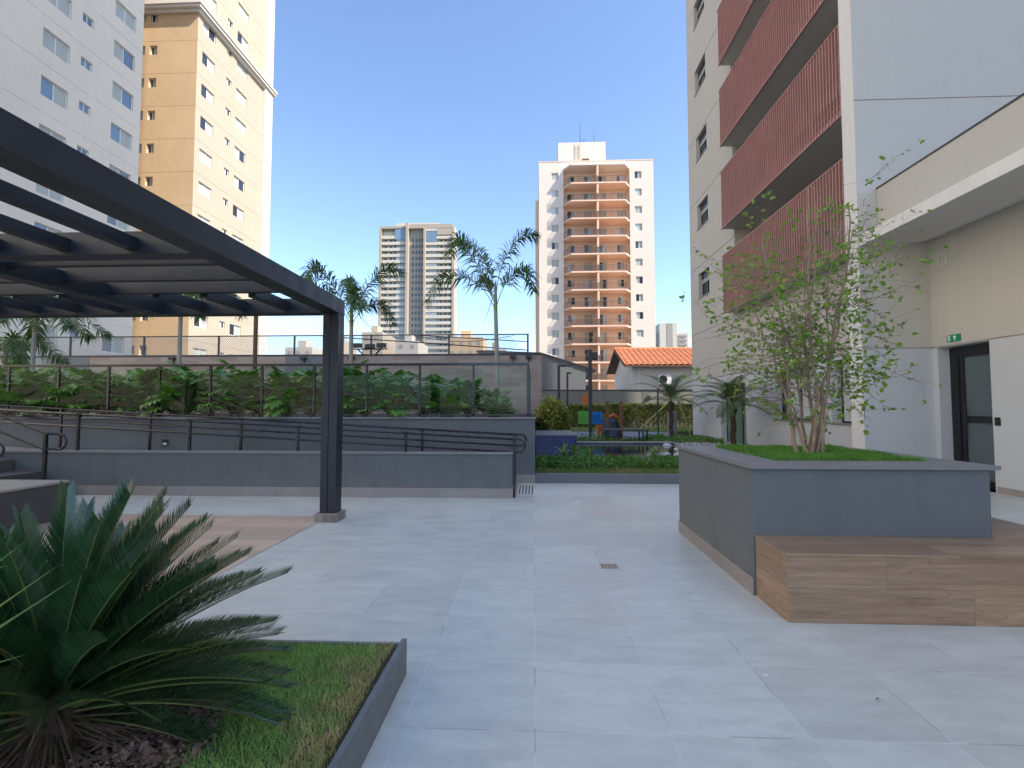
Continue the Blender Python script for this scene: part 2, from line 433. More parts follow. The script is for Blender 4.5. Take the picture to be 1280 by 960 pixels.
# ------------------------------------------------------------------ world, sun, camera
SUN = Vector((1, -.40, 1.08)).normalized()
elev = math.asin(SUN.z); azim = math.atan2(SUN.x, SUN.y)
w = bpy.data.worlds.new('World'); scene.world = w; w.use_nodes = True
nt = w.node_tree; bg = nt.nodes['Background']
sky = nt.nodes.new('ShaderNodeTexSky'); sky.sky_type = 'NISHITA'; sky.sun_disc = False
sky.sun_elevation = elev; sky.sun_rotation = azim; sky.altitude = 600
sky.air_density = .85; sky.dust_density = 1.0; sky.ozone_density = 2.4
nt.links.new(sky.outputs[0], bg.inputs[0]); bg.inputs[1].default_value = .118
ld = bpy.data.lights.new('sun', 'SUN'); ld.energy = 2.9; ld.angle = R(.53); ld.color = (1, .93, .83)
lo = bpy.data.objects.new('sun', ld); col.objects.link(lo); lo.rotation_euler = SUN.to_track_quat('Z', 'Y').to_euler()
lo.location = (20, -10, 40)

F = 622.; H = 1.45
yaw = math.atan(28/F); pit = math.atan(30/F)
cd = bpy.data.cameras.new('camera'); cam = bpy.data.objects.new('camera', cd); col.objects.link(cam)
cam.location = (0, 0, H); cam.rotation_euler = (math.pi/2+pit, 0, yaw)
cd.sensor_width = 36; cd.lens = F/1280*36; cd.clip_end = 6000; cd.clip_start = .05
scene.camera = cam
vs = scene.view_settings
vs.view_transform = 'Standard'; vs.look = 'None'; vs.gamma = 1; vs.use_curve_mapping = False; vs.exposure = 1.70

# ================================================================== SETTING
o = MB(); o.face([(-3000, -3000, -.06), (3000, -3000, -.06), (3000, 3000, -.06), (-3000, 3000, -.06)])
struct(o.build('ground', m_asphalt), 'pale ground of the surrounding city blocks', 'ground')
o = MB(); o.face([(-16, -14, 0), (7.9, -14, 0), (7.9, 9.72, 0), (-16, 9.72, 0)])
o.face([(7.9, 8.95, 0), (8.22, 8.95, 0), (8.22, 10.1, 0), (7.9, 10.1, 0)])
struct(o.build('court_floor', m_floor), 'large grey porcelain tiles with thin pale joints across the court', 'floor')
o = MB(); o.face([(-16, -2, .004), (-2.75, -2, .004), (-2.75, 6.62, .004), (-16, 6.62, .004)])
struct(o.build('pergola_floor', m_beige), 'beige wood-look tiles under the pergola', 'floor')
# garden terrain
o = MB(); o.box(.02, 6.95, 9.80, 33, -.05, .16, skip='-z')
struct(o.build('garden_ground', m_soil), 'dark soil of the sunken garden beds', 'ground')
o = MB(); o.box(.02, 6.9, 20.6, 27.0, .158, .186, skip='-z')
struct(o.build('play_floor', m_rubber), 'smooth grey floor of the play area', 'floor')
o = MB(); o.box(.4, 14, 27.0, 33, .0, .20, skip='-z')
struct(o.build('garden_lawn_ground', m_under), 'lawn strip before the hedge', 'lawn')
o = MB(); o.box(4.6, 6.95, 17.2, 20.6, .158, .19, skip='-z')
struct(o.build('gravel_path', m_gravel), 'white gravel by the young palms', 'path')
# terrace bed soil
o = MB(); o.box(-16, -.01, 9.92, 21.9, -.05, 1.2, skip='-z')
struct(o.build('terrace_soil', m_soil), 'dark soil of the raised bed', 'soil')

# ---- ramp, walls
o = MB()
x0, x1 = -.3, -12.; z1 = .065*(x0-x1)
o.face([(x0, 8.2, .004), (x1, 8.2, z1), (x1, 9.68, z1), (x0, 9.68, .004)][::-1])
o.face([(x1, 8.2, z1), (-16, 8.2, z1), (-16, 9.68, z1), (x1, 9.68, z1)][::-1])
struct(o.build('ramp', m_skirt), 'tiled access ramp rising to the left between two grey walls', 'ramp')
low = thing('ramp_wall', (-6, 8.12, 0), 'long low dark grey wall with pale stone cap in front of the ramp', 'wall')
MB().wbox(-16, -.36, 8.07, 8.2, 0, .70).build('wall_body', m_dgrey, low)
MB().wbox(-16, -.345, 8.05, 8.22, .70, .735).build('coping', m_cope, low, bevel=.004)
MB().wbox(-16, -.35, 8.056, 8.07, 0, .155).build('skirting', m_skirt, low, bevel=.002)
hi = thing('terrace_wall', (-6, 9.8, 0), 'taller dark grey retaining wall carrying the glass railing', 'wall')
MB().wbox(-16, .01, 9.7, 9.92, 0, 1.235).build('wall_body', m_dgrey, hi)
MB().wbox(-16, .03, 9.67, 9.94, 1.235, 1.27).build('coping', m_cope, hi, bevel=.004)
MB().wbox(-.36, .014, 9.686, 9.7, 0, .16).build('skirting', m_skirt, hi)
# recessed step light in the terrace wall
t = thing('wall_light', (-7.4, 9.69, .72), 'small square black recessed light on the grey wall behind the ramp', 'light')
MB().box(-7.45, -7.33, 9.682, 9.698, .70, .82).build('frame', m_black, t)
MB().box(-7.43, -7.35, 9.676, 9.683, .715, .755).build('lens', m_shutterb, t)

# steps + plinth
st = MB()
xs = [-7.7, -8.24, -8.76, -9.28]
for i, x in enumerate(xs):
    st.wbox(-12, x, 6.37, 8.05, .196*i+(.0 if i == 0 else .001), .196*(i+1))
so = st.build('stone_steps', m_plinth, bevel=.004); tag(so, 'grey stone steps climbing left between the plinth and the low ramp wall', 'steps')
pl = thing('stair_plinth', (-8, 5, 0), 'dark grey block with pale stone top beside the steps at left edge', 'plinth')
MB().wbox(-12, -6.15, 3.4, 6.35, 0, .47).build('wall_body', m_plinth, pl)
MB().wbox(-12, -6.13, 3.38, 6.365, .47, .50).build('coping', m_stone, pl, bevel=.004)

# handrails
def loop(mb, x, y, zt, zb, r=.016, d=.10):
    c = (zt+zb)/2; q = (zt-zb)/2
    mb.tube([(x, y, zt)]+[(x+d*1.0+q*math.cos(a)*.9, y, c+q*math.sin(a)) for a in [R(90-i*18) for i in range(11)]]+[(x, y, zb)], r, 8)
def ramprail(name, y, posts, label, sl=.0545, z0=.94, xe=-.37, zfoot=lambda x: 0):
    t = thing(name, (xe, y, 0), label, 'handrail', 'twin tube handrails of the ramp')
    z = lambda x: z0+sl*(xe-x)
    a = MB(); a.tube([(xe, y, z(xe)), (-6, y, z(-6)), (-13, y, z(-13))], .019, 8); a.build('upper_rail', m_rail, t, smooth=True)
    a = MB(); a.tube([(xe, y, z(xe)-.21), (-6, y, z(-6)-.21), (-13, y, z(-13)-.21)], .017, 8); a.build('lower_rail', m_rail, t, smooth=True)
    a = MB(); loop(a, xe, y, z(xe), z(xe)-.21, .018, .12); a.build('end_loop', m_rail, t, smooth=True)
    for x in posts:
        a = MB(); a.wbox(x-.019, x+.019, y-.019, y+.019, zfoot(x), z(x)-.015); a.build('post', m_rail, t)
        a = MB(); a.wbox(x-.045, x+.045, y-.028, y+.028, z(x)+.012, z(x)+.02); a.build('saddle', m_rail, t)
    return t
ramprail('ramp_handrail', 8.16, [-.33, -2.12, -3.94, -5.8, -7.76, -9.6], 'black twin tube handrail on the near low wall of the ramp', zfoot=lambda x: 0 if x > -.35 else .733)
ramprail('ramp_handrail', 9.5, [-.37, -2.15, -3.95, -5.72, -7.56, -9.4], 'black twin tube handrail on the far side of the ramp by the taller wall', z0=.945, zfoot=lambda x: .065*(-.3-x))
t = thing('stair_handrail', (-6.74, 6.6, 0), 'black handrail with rounded end sloping down the stone steps', 'handrail')
a = MB(); a.tube([(-6.55, 6.6, 1.09), (-6.74, 6.6, 1.1), (-7.42, 6.6, 1.35), (-9.6, 6.6, 2.15)], .019, 8); a.build('upper_rail', m_rail, t, smooth=True)
a = MB(); a.tube([(-6.55, 6.6, .88), (-6.76, 6.6, .885), (-7.42, 6.6, 1.13), (-9.6, 6.6, 1.93)], .017, 8); a.build('lower_rail', m_rail, t, smooth=True)
a = MB(); loop(a, -6.56, 6.6, 1.09, .88, .018, .02); a.build('end_loop', m_rail, t, smooth=True)
a = MB(); a.wbox(-6.76, -6.72, 6.58, 6.62, .5, 1.09); a.wbox(-6.76, -6.72, 6.58, 6.62, .0, .5); a.build('post', m_rail, t)
t2 = thing('stair_handrail', (-6.9, 6.0, .5), 'second black handrail, only its rounded end showing at the left edge', 'handrail')
a = MB(); a.tube([(-6.85, 6.1, .99), (-7.2, 6.1, 1.02), (-9.6, 6.1, 1.9)], .018, 8); a.build('upper_rail', m_rail, t2, smooth=True)
a = MB(); a.tube([(-6.85, 6.1, .83), (-7.2, 6.1, .84), (-9.6, 6.1, 1.7)], .017, 8); a.build('lower_rail', m_rail, t2, smooth=True)
a = MB(); loop(a, -6.86, 6.1, .99, .83, .018, .0); a.build('end_loop', m_rail, t2, smooth=True)
a = MB(); a.wbox(-7.22, -7.18, 6.08, 6.12, .5, 1.0); a.build('post', m_rail, t2)

# glass railing
gr = thing('glass_railing', (-5, 9.82, 1.27), 'black framed glass railing on top of the terrace wall', 'railing')
gx = [-.13-1.075*i for i in range(14)]
MB().wbox(gx[-1], -.10, 9.79, 9.85, 2.295, 2.345).build('top_rail', m_rail, gr, bevel=.004)
MB().wbox(gx[-1], -.10, 9.80, 9.84, 1.30, 1.33).build('bottom_rail', m_rail, gr)
for i, x in enumerate(gx):
    MB().wbox(x-.021, x+.021, 9.80, 9.84, 1.27, 2.295).build('post', m_rail, gr)
    if i: MB().wbox(x+.03, gx[i-1]-.03, 9.816, 9.824, 1.345, 2.28).build('glass_panel', m_glass, gr)
MB().wbox(-.155, -.105, 9.86, 14.2, 2.295, 2.345).build('side_rail', m_rail, gr)
for yy in (10.9, 12.0, 13.1, 14.2): MB().wbox(-.15, -.11, yy-.02, yy+.02, 1.2, 2.295).build('post', m_rail, gr)
MB().wbox(-.134, -.126, 9.87, 14.15, 1.33, 2.28).build('glass_panel', m_glass, gr)

# ---- court (sports) wall with net
cw = thing('sports_court_wall', (-10, 22, 0), 'tall wood-look tiled wall with grey panels behind the raised bed', 'wall')
MB().wbox(-40, .32, 22, 22.25, 0, 3.80).build('wall_body', m_wallwood, cw)
MB().wbox(-40, .34, 21.97, 22.28, 3.80, 3.87).build('coping', m_darkmetal, cw)
MB().wbox(-24.67, -20.56, 21.985, 21.998, 1.1, 3.80).build('grey_panel', m_greypanel, cw)
MB().wbox(-11.27, -9.62, 21.985, 21.998, 1.1, 3.80).build('grey_panel', m_greypanel, cw)
nf = thing('net_fence', (-10, 22.1, 3.87), 'light metal net fence standing on top of the wood-look wall', 'fence')
px = [-.28-3.55*i for i in range(9)]
for x in px: MB().wbox(x-.05 if x == px[0] else x-.035, x+.035, 22.09, 22.15, 3.87, 4.76).build('post', m_rail if x == px[0] else m_darkmetal, nf)
MB().wbox(px[-1], -.25, 22.09, 22.14, 4.72, 4.77).build('top_rail', m_darkmetal, nf)
a = MB()
L = abs(px[-1]-px[0]); hgt = .83; n = int(L/.11)
for i in range(-8, n):
    for sgn in (0, 1):
        xa = px[-1]+i*.11; xb = xa+hgt
        if xa < px[-1] or xb > -.28: continue
        za, zb = (3.88, 3.88+hgt) if sgn else (3.88+hgt, 3.88)
        d = .011
        a.face([(xa-d, 22.12, za), (xa+d, 22.12, za), (xb+d, 22.12, zb), (xb-d, 22.12, zb)])
a.build('net', m_net, nf)
a = MB()
a.tube([(-9.6, 22.05, 4.70), (-4.6, 22.05, 4.35), (-.28, 22.05, 4.02)], .025, 6)
a.tube([(-5.2, 22.05, 4.72), (-.28, 22.05, 4.4)], .02, 6)
a.tube([(-5.4+i*.5, 22.06, 4.68-.42*math.sin(i/9*math.pi)*.6) for i in range(10)], .012, 5)
a.build('brace_rope', m_darkmetal, nf)
# floodlights
def flood(x, label):
    t = thing('floodlight_rack', (x, 21.8, 3.87), label, 'floodlight', 'floodlight racks on the court wall')
    a = MB(); a.tube([(x-.82, 21.8, 4.08), (x+.82, 21.8, 4.08)], .03, 6); a.tube([(x-.3, 21.9, 3.84), (x-.55, 21.8, 4.08)], .03, 6); a.tube([(x+.25, 21.9, 3.84), (x+.6, 21.8, 4.2)], .03, 6)
    a.build('bracket', m_darkmetal, t)
    for k, q in ((-.55, 0), (0.03, -.04), (.55, 0)):
        a = MB(); a.wbox(x+k-.22, x+k+.2, 21.72, 21.9, 4.14+q, 4.34+q); a.build('lamp_head', m_black, t, bevel=.02)
flood(-7.35, 'three black floodlights on a rack before the net, right of the pergola post')
flood(-24.9, 'black floodlight rack cut by the left edge of the photo')
ords = ['first', 'second', 'third', 'fourth', 'fifth', 'sixth', 'seventh', 'eighth', 'ninth', 'tenth', 'eleventh', 'twelfth', 'thirteenth']
for i, x in enumerate([-23.7, -21.65, -16.5, -10.4, -8.2, -.95, -.25]):
    t = thing('wall_spotlight', (x, 21.9, 3.6), 'small dark spotlight under the cap of the wood-look wall, %s from the left' % ords[i], 'spotlight', 'spotlights along the court wall')
    MB().wbox(x-.13, x+.13, 21.78, 21.96, 3.64, 3.76).build('housing', m_darkmetal, t, bevel=.01)
    MB().wbox(x-.02, x+.02, 21.95, 21.985, 3.5, 3.68).build('bracket', m_darkmetal, t)
# slim pole behind the bed
pp = MB(); pp.tube([(-7.5, 13, 1.1), (-7.5, 13, 4.6)], .055, 10); q = pp.build('lamp_pole', m_brownwood)
tag(q, 'slim dark reddish pole rising from the raised bed under the pergola beam', 'pole')

# ---- boundary wall, neighbours
bw = thing('boundary_wall', (6, 33, 0), 'low dark grey boundary wall with cap behind the hedge', 'wall')
a = MB(); wall_holes(a, 'y', 33, .3, 16, 0, 2.60, [], .02); a.box(.3, 16, 33.0005, 33.2, 0, 2.6, skip='-y'); a.build('wall_body', m_bound, bw)
MB().wbox(.3, 16, 32.96, 33.24, 2.60, 2.66).build('coping', m_darkmetal, bw)
MB().box(7.1, 7.12, 32.99, 32.998, .2, 2.6).build('joint', m_darkmetal, bw)
MB().box(7.35, 7.6, 32.93, 32.99, 2.02, 2.26).build('vent_box', m_darkmetal, bw)
gb = thing('neighbour_shed', (0, 35, 0), 'grey rendered shed with a roof sloping down to the right behind the boundary wall', 'shed')
a = MB()
pts = [(-4, 5.45), (.5, 5.25), (3.6, 4.28)]
fr = [(-4, 35, 0), (3.6, 35, 0), (3.6, 35, 4.28), (.5, 35, 5.25), (-4, 35, 5.45)]
a.face(fr); a.face([(x, 42, z) for x, y, z in reversed(fr)]); a.face([(3.6, 35, 0), (3.6, 42, 0), (3.6, 42, 4.28), (3.6, 35, 4.28)])
a.build('wall', m_gable, gb)
a = MB()
for (xa, za), (xb, zb) in zip([(-4.1, 5.45), (.45, 5.27)], [(.45, 5.27), (4.35, 4.04)]):
    a.face([(xa, 34.9, za), (xb, 34.9, zb), (xb, 42.1, zb), (xa, 42.1, za)]); a.face([(xa, 34.9, za+.09), (xb, 34.9, zb+.09), (xb, 42.1, zb+.09), (xa, 42.1, za+.09)])
    a.face([(xa, 34.9, za), (xb, 34.9, zb), (xb, 34.9, zb+.09), (xa, 34.9, za+.09)])
a.face([(4.35, 34.9, 4.04), (4.35, 42.1, 4.04), (4.35, 42.1, 4.13), (4.35, 34.9, 4.13)])
a.build('roof', m_darkmetal, gb)

hs = thing('tiled_roof_house', (9, 38, 0), 'white house with an orange terracotta tiled gable roof', 'house')
a = MB()
xw = 7.06; yr = 40; zr = 6.12; ze = 4.46
g5 = [(xw, 36.1, 0), (xw, 44, 0), (xw, 44, 4.3), (xw, yr, 5.95), (xw, 36.1, 4.35)]
a.face(g5); a.face([(xw, 36.1, 0), (20, 36.1, 0), (20, 36.1, 4.6), (xw, 36.1, 4.6)]); a.face([(20, 36.1, 0), (20, 44, 0), (20, 44, 4.3), (20, yr, 5.95), (20, 36.1, 4.35)])
a.build('wall', m_house, hs)
MB().box(7.5, 7.56, 36.04, 36.1, 2.0, 4.3).build('downpipe', m_acwhite, hs)
a = MB()
def roofslope(a, ya, za, yb, zb):
    n = int((19.6-6.4)/.40*8); rows = 12
    for i in range(n):
        xa, xb = 6.4+(19.6-6.4)*i/n, 6.4+(19.6-6.4)*(i+1)/n
        f = lambda x: .10*abs(math.cos(math.pi*(x-6.4)/.40))
        for r in range(rows):
            t0, t1 = r/rows, (r+1)/rows
            y0, y1 = ya+(yb-ya)*t0, ya+(yb-ya)*t1; z0, z1 = za+(zb-za)*t0, za+(zb-za)*t1
            l = .03
            a.face([(xa, y0, z0+f(xa)+l), (xb, y0, z0+f(xb)+l), (xb, y1, z1+f(xb)), (xa, y1, z1+f(xa))])
roofslope(a, 35.5, ze, yr, zr); roofslope(a, 44.5, ze-.0, yr, zr)
ro = a.build('roof', m_terra, hs, smooth=False)
a = MB(); a.face([(6.4, 35.5, ze-.02), (19.6, 35.5, ze-.02), (19.6, yr, zr-.06), (6.4, yr, zr-.06)]); a.face([(6.4, 44.5, ze-.02), (19.6, 44.5, ze-.02), (19.6, yr, zr-.06), (6.4, yr, zr-.06)])
a.box(6.4, 19.6, 35.44, 35.5, ze-.10, ze+.03)
for (ya, za), (yb, zb) in (((35.5, ze), (yr, zr)), ((yr, zr), (44.5, ze))):
    a.face([(6.38, ya, za-.14), (6.38, yb, zb-.14), (6.38, yb, zb+.05), (6.38, ya, za+.05)])
a.build('eaves_board', m_brownwood, ro)
a = MB()
for i in range(34): a.tube([(6.4+i*.39, yr, zr+.05), (6.4+i*.39+.40, yr, zr+.07)], .11, 8)
a.build('ridge_cap', m_terra, ro)
for x in (5.65, 6.2, 6.45):
    pass
ac = thing('air_conditioner', (9.26, 35.9, 3.1), 'white air conditioner unit fixed on the house wall under the eave', 'air conditioner')
MB().wbox(8.82, 9.71, 35.7, 36.02, 3.12, 3.85).build('casing', m_acwhite, ac, bevel=.02)
a = MB()
for k in range(5):
    rr = .06+.055*k; a.tube([(9.13+rr*math.cos(q), 35.68, 3.48+rr*math.sin(q)) for q in [2*math.pi*i/20 for i in range(21)]], .012, 5)
a.build('fan_grille', m_darkmetal, ac)
a = MB(); c = [(9.13+.28*math.cos(2*math.pi*i/20), 35.695, 3.48+.28*math.sin(2*math.pi*i/20)) for i in range(20)]; a.face(c); a.build('fan_opening', m_black, ac)
MB().box(8.9, 9.6, 35.72, 36.1, 3.05, 3.11).build('bracket', m_darkmetal, ac)

# ================================================================== TOWERS LEFT
def win_mesh(name, wd, ht, style, axis='x', dirn=1):
    """window in local coords, centred at bottom centre; width along y (axis x) ; faces +x"""
    a = MB(); fw = .05
    def bx(u0, u1, z0, z1, d0, d1, mi):
        if axis == 'x': a.box(d0, d1, u0, u1, z0, z1, mi)
        else: a.box(u0, u1, -d1, -d0, z0, z1, mi)
    h = wd/2
    bx(-h, h, 0, fw, 0, .06, 0); bx(-h, h, ht-fw, ht, 0, .06, 0)
    bx(-h, -h+fw, fw, ht-fw, 0, .06, 0); bx(h-fw, h, fw, ht-fw, 0, .06, 0)
    bx(-.025, .025, fw, ht-fw, 0, .055, 0)
    for k, (u0, u1) in enumerate(((-h+fw, -.025), (.025, h-fw))):
        bx(u0, u1, fw, ht-fw, 0, .02+.012*k, style[k])
    me = a.build(name, [m_shutterb, m_shutter, m_paneblue, m_pane, m_curtain], None)
    d = me.data; bpy.data.objects.remove(me); return d

def tower_face_windows(root, plane, cols, ztops, depth, axis='x', name='window'):
    pass

# --- tower 1 (pale, shaded)
t1 = thing('apartment_tower', (-36, 28, 0), 'pale white apartment tower with shuttered windows at left, nearest of the two left towers', 'apartment tower')
tops = [24.04+2.935*k for k in range(-8, 6)]
holes = []
for zt in tops:
    if zt < 2.5: continue
    holes += [(18.2, 19.9, zt-1.18, zt), (21.2, 22.0, zt-.6, zt), (27.15, 28.85, zt-1.18, zt), (29.6, 30.4, zt-.6, zt), (32.0, 33.78, zt-1.18, zt)]
a = MB(); wall_holes(a, 'x', -29, 12, 34.45, 0, 42.5, holes, -.22, groove=[zt+.75 for zt in tops])
a.box(-45, -29.0, 12, 34.45, 0, 42.5, skip='+x-z'); a.build('wall', m_t1, t1)
wm = {}
def getw(wd, ht, st, axis):
    k = (round(wd, 2), round(ht, 2), st, axis)
    if k not in wm: wm[k] = win_mesh('window', wd, ht, st, axis)
    return wm[k]
rs = random.Random(3)
for h in holes:
    wd, ht = h[1]-h[0], h[3]-h[2]
    if wd < 1: stl = (2, 2)
    else: stl = rs.choice([(1, 1), (1, 1), (1, 1), (1, 1), (2, 1), (1, 2)])
    inst('window', getw(wd, ht, stl, 'x'), t1, (-29.16+36, (h[0]+h[1])/2-28, h[2]))
bounce_tower = thing('apartment_tower', (-36, -20, 0), 'unseen cream tower added at far left to bounce warm sunlight into the court', 'apartment tower')
a = MB(); a.box(-45, -29, -48, 8, 0, 42, skip='-z'); a.build('wall', m_t1, bounce_tower)  # out-of-view tower added to bounce warm sunlight into the court
# --- tower 2 (cream / ochre)
t2 = thing('apartment_tower', (-36, 46, 0), 'sunlit cream and ochre apartment tower with a moulded cornice, behind the pale tower', 'apartment tower')
tops = [32.73+2.905*k for k in range(-11, 6)]
holes = []
for zt in tops:
    if zt < 2.5: continue
    holes += [(40.9, 42.62, zt-1.06, zt), (44.3, 45.08, zt-.62, zt), (45.85, 47.65, zt-1.06, zt)]
a = MB(); wall_holes(a, 'x', -29, 40.25, 50.5, 0, 50, holes, -.2, groove=[zt+.58 for zt in tops])
holes2 = []
for zt in tops:
    if zt < 2.5: continue
    holes2 += [(-33.26, -32.58, zt-.7, zt+.12), (-34.5, -33.66, zt-.7, zt+.12), (-38.5, -37.8, zt-.7, zt+.12)]
b = MB(); wall_holes(b, 'y', 40.25, -44, -29, 0, 50, holes2, .25, groove=[zt+.58-.1 for zt in tops])
a.box(-44, -29.0, 40.25, 50.5, 0, 50, skip='+x-z-y')
a.build('wall', m_t2, t2); b.build('side_wall', m_ochre, t2)
for h in holes:
    wd, ht = h[1]-h[0], h[3]-h[2]
    stl = (2, 2) if wd < 1 else rs.choice([(1, 1), (1, 1), (1, 3), (3, 1), (1, 1)])
    if wd < 1: stl = (1, 3)
    inst('window', getw(wd, ht, stl, 'x'), t2, (-29.15+36, (h[0]+h[1])/2-46, h[2]))
for h in holes2:
    inst('window', getw(h[1]-h[0], h[3]-h[2], (3, 1), 'y'), t2, ((h[0]+h[1])/2+36, 40.45-46, h[2]))
a = MB(); a.box(-33, -28.72, 50.5, 52.0, 0, 50, skip='-z'); a.build('pier', m_t2w, t2)
a = MB()
for d, z0, z1 in ((.25, 35.6, 35.85), (.5, 35.85, 36.1), (.62, 36.1, 36.35), (.42, 36.35, 36.55)):
    a.box(-29.002, -29+d, 40.25-d, 52.0+d*.6, z0, z1); a.box(-44, -29.002, 40.25-d, 40.248, z0, z1)
a.build('cornice', m_t2w, t2)

# ================================================================== MID TOWER
mt = thing('balcony_apartment_block', (10, 90, 0), 'cream apartment block with salmon balconies stacked up its middle', 'apartment block')
Y0 = 84.
a = MB(); sh = []
zf = [39.4-3.03*k for k in range(0, 13)]       # balcony floor levels
ztop = [41.85-3.03*k for k in range(0, 14)]
for zt in ztop:
    if zt < 2: continue
    sh += [(3.0, 4.2, zt-1.22, zt), (17.15, 18.35, zt-1.22, zt)]
rec = (5.07, 16.3, 0.0, 42.35)
wall_holes(a, 'y', Y0, .85, 20.35, 0, 43.75, [h for h in sh]+[rec], .2)
a.box(.85, 20.35, Y0+.0, 100, 0, 43.75, skip='-y-z')
a.build('wall', m_mid, mt)
a = MB(); a.box(.82, 20.38, Y0-.04, 100.04, 43.75, 43.9); a.build('parapet_cap', m_pinkd, mt)
a = MB(); a.box(.25, .85, 84.6, 99, 0, 37.3, skip='-z'); a.build('side_duct', m_pink, mt)
for h in sh:
    inst('window', getw(1.2, 1.22, rs.choice([(1, 1), (1, 1), (3, 1), (1, 3), (4, 1)]), 'y'), mt, ((h[0]+h[1])/2-10, Y0+.18-90, h[2]))
# recess
D = 1.3
a = MB(); rh = []
for z in [42.4-3.03]+[zz-3.03 for zz in zf]:
    zfl = z
for k, z in enumerate(zf+[0.0]):
    if z < 1 and k: continue
    rh += [(5.76, 7.03, z+1.0, z+2.3), (8.6, 10.1, z+.1, z+2.35), (11.15, 12.5, z+.1, z+2.35), (14.3, 15.5, z+1.0, z+2.3)]
wall_holes(a, 'y', Y0+D, 5.07, 16.3, 0, 42.35, rh, .12)
for x in (5.07, 16.3): a.face([(x, Y0+.2, 0), (x, Y0+D, 0), (x, Y0+D, 42.35), (x, Y0+.2, 42.35)])
a.build('recess_wall', m_pink, mt)
for h in rh:
    inst('window' if h[3]-h[2] < 1.5 else 'balcony_door', getw(h[1]-h[0], h[3]-h[2], rs.choice([(1, 1), (4, 1), (3, 1), (1, 3), (2, 4)]), 'y'), mt, ((h[0]+h[1])/2-10, Y0+D+.1-90, h[2]))
def balcony(z, roof=False):
    P = [(5.07, Y0+D-.002), (5.07, Y0+.1), (6.2, Y0-1.6), (15.3, Y0-1.6), (16.3, Y0+.1), (16.3, Y0+D-.002)]
    a = MB(); a.prism(P, z-.24, z); s = a.build('balcony_slab' if not roof else 'top_slab', m_mid if roof else m_pinkd, mt)
    if roof: return
    a = MB(); q = P[1:5]
    for (ax, ay), (bx, by) in zip(q, q[1:]):
        a.tube([(ax, ay+.05, z+1.05), (bx, by+.05, z+1.05)], .04, 5); a.tube([(ax, ay+.05, z+.12), (bx, by+.05, z+.12)], .025, 5)
        n = max(1, round(math.hypot(bx-ax, by-ay)/1.15))
        for i in range(n+1):
            t = i/n; x, y = ax+(bx-ax)*t, ay+(by-ay)*t+.05; a.box(x-.03, x+.03, y-.03, y+.03, z, z+1.05)
    r = a.build('balcony_railing', m_balrail, s)
    a = MB()
    for (ax, ay), (bx, by) in zip(q, q[1:]):
        a.face([(ax, ay+.05, z+.14), (bx, by+.05, z+.14), (bx, by+.05, z+1.0), (ax, ay+.05, z+1.0)])
    a.build('railing_glass', m_smoke, r)
    # clutter: small chair or laundry shapes
for z in zf:
    if z > 0: balcony(z)
balcony(42.58, True)
a = MB(); a.box(10.55, 10.85, Y0-1.55, Y0+D, 0, 42.34, skip='-z'); a.build('party_wall', m_pinkd, mt)
a = MB(); a.box(4.33, 12.65, 86.5, 95, 43.9, 48.5, skip='-z'); a.build('roof_house', m_mid, mt)
a = MB(); a.box(8.55, 9.75, 86.4, 86.5, 45.0, 45.5); a.build('roof_vent', m_brownwood, mt)
a = MB()
for x in (7.5, 8.3): a.tube([(x, 86.35, 43.9), (x, 86.35, 48.3)], .05, 4)
for k in range(12): a.tube([(7.5, 86.35, 44.1+k*.36), (8.3, 86.35, 44.1+k*.36)], .03, 4)
a.build('roof_ladder', m_far, mt)
a = MB(); a.box(7.0, 8.3, 88, 89.5, 48.5, 49.2); a.build('roof_tank', m_mid, mt)
a = MB(); a.tube([(8.35, 88, 48.5), (8.35, 88, 53)], [.07, .02], 5); a.tube([(10.8, 88, 48.5), (10.8, 88, 51.3)], [.05, .02], 5); a.tube([(9.0, 88, 48.5), (9.0, 88, 50)], .03, 4); a.tube([(8.7, 88, 49.7), (9.4, 88, 49.7)], .03, 4)
a.build('antenna', m_darkmetal, mt)

# ================================================================== FAR TOWER
ft = thing('striped_high_rise', (-60, 255, 0), 'tall pale striped high-rise with a grey central slot far behind the palms', 'high-rise')
a = MB(); a.box(-79.7, -41.1, 252, 258, 0, 94.2, skip='-z'); a.build('wall', m_fargrey, ft)
a = MB()
for xa, xb in ((-79.9, -78.7), (-42.0, -40.9)): a.box(xa, xb, 249.6, 258.5, 0, 95.0, skip='-z')
for xa, xb in ((-65.8, -64.6), (-56.6, -55.6)): a.box(xa, xb, 248.6, 252, 0, 96.8 if xa < -60 else 94.0, skip='-z')
a.box(-78.7, -65.8, 249.6, 252, 94.0, 95.2); a.box(-64.6, -42, 249.6, 252, 93.9, 96.0)
a.box(-49.8, -42, 249.7, 252, 90.4, 94.0)
a.build('frame_pier', m_fartan, ft)
a = MB(); a.box(-72, -49.5, 253, 257, 94.2, 98.0, skip='-z'); a.build('roof_house', m_far, ft)
bandL = MB(); 
for k in range(29):
    z = 90.3-3.17*k
    if z < 1: break
    s = MB(); s.box(-78.68, -65.82, 249.9, 252, z-1.55, z); s.build('balcony_band', m_far, ft)
    s = MB(); s.box(-55.58, -42.02, 249.9, 252, z-1.9, z-.35); s.build('balcony_band', m_far, ft)
wf = MB(); gl = MB()
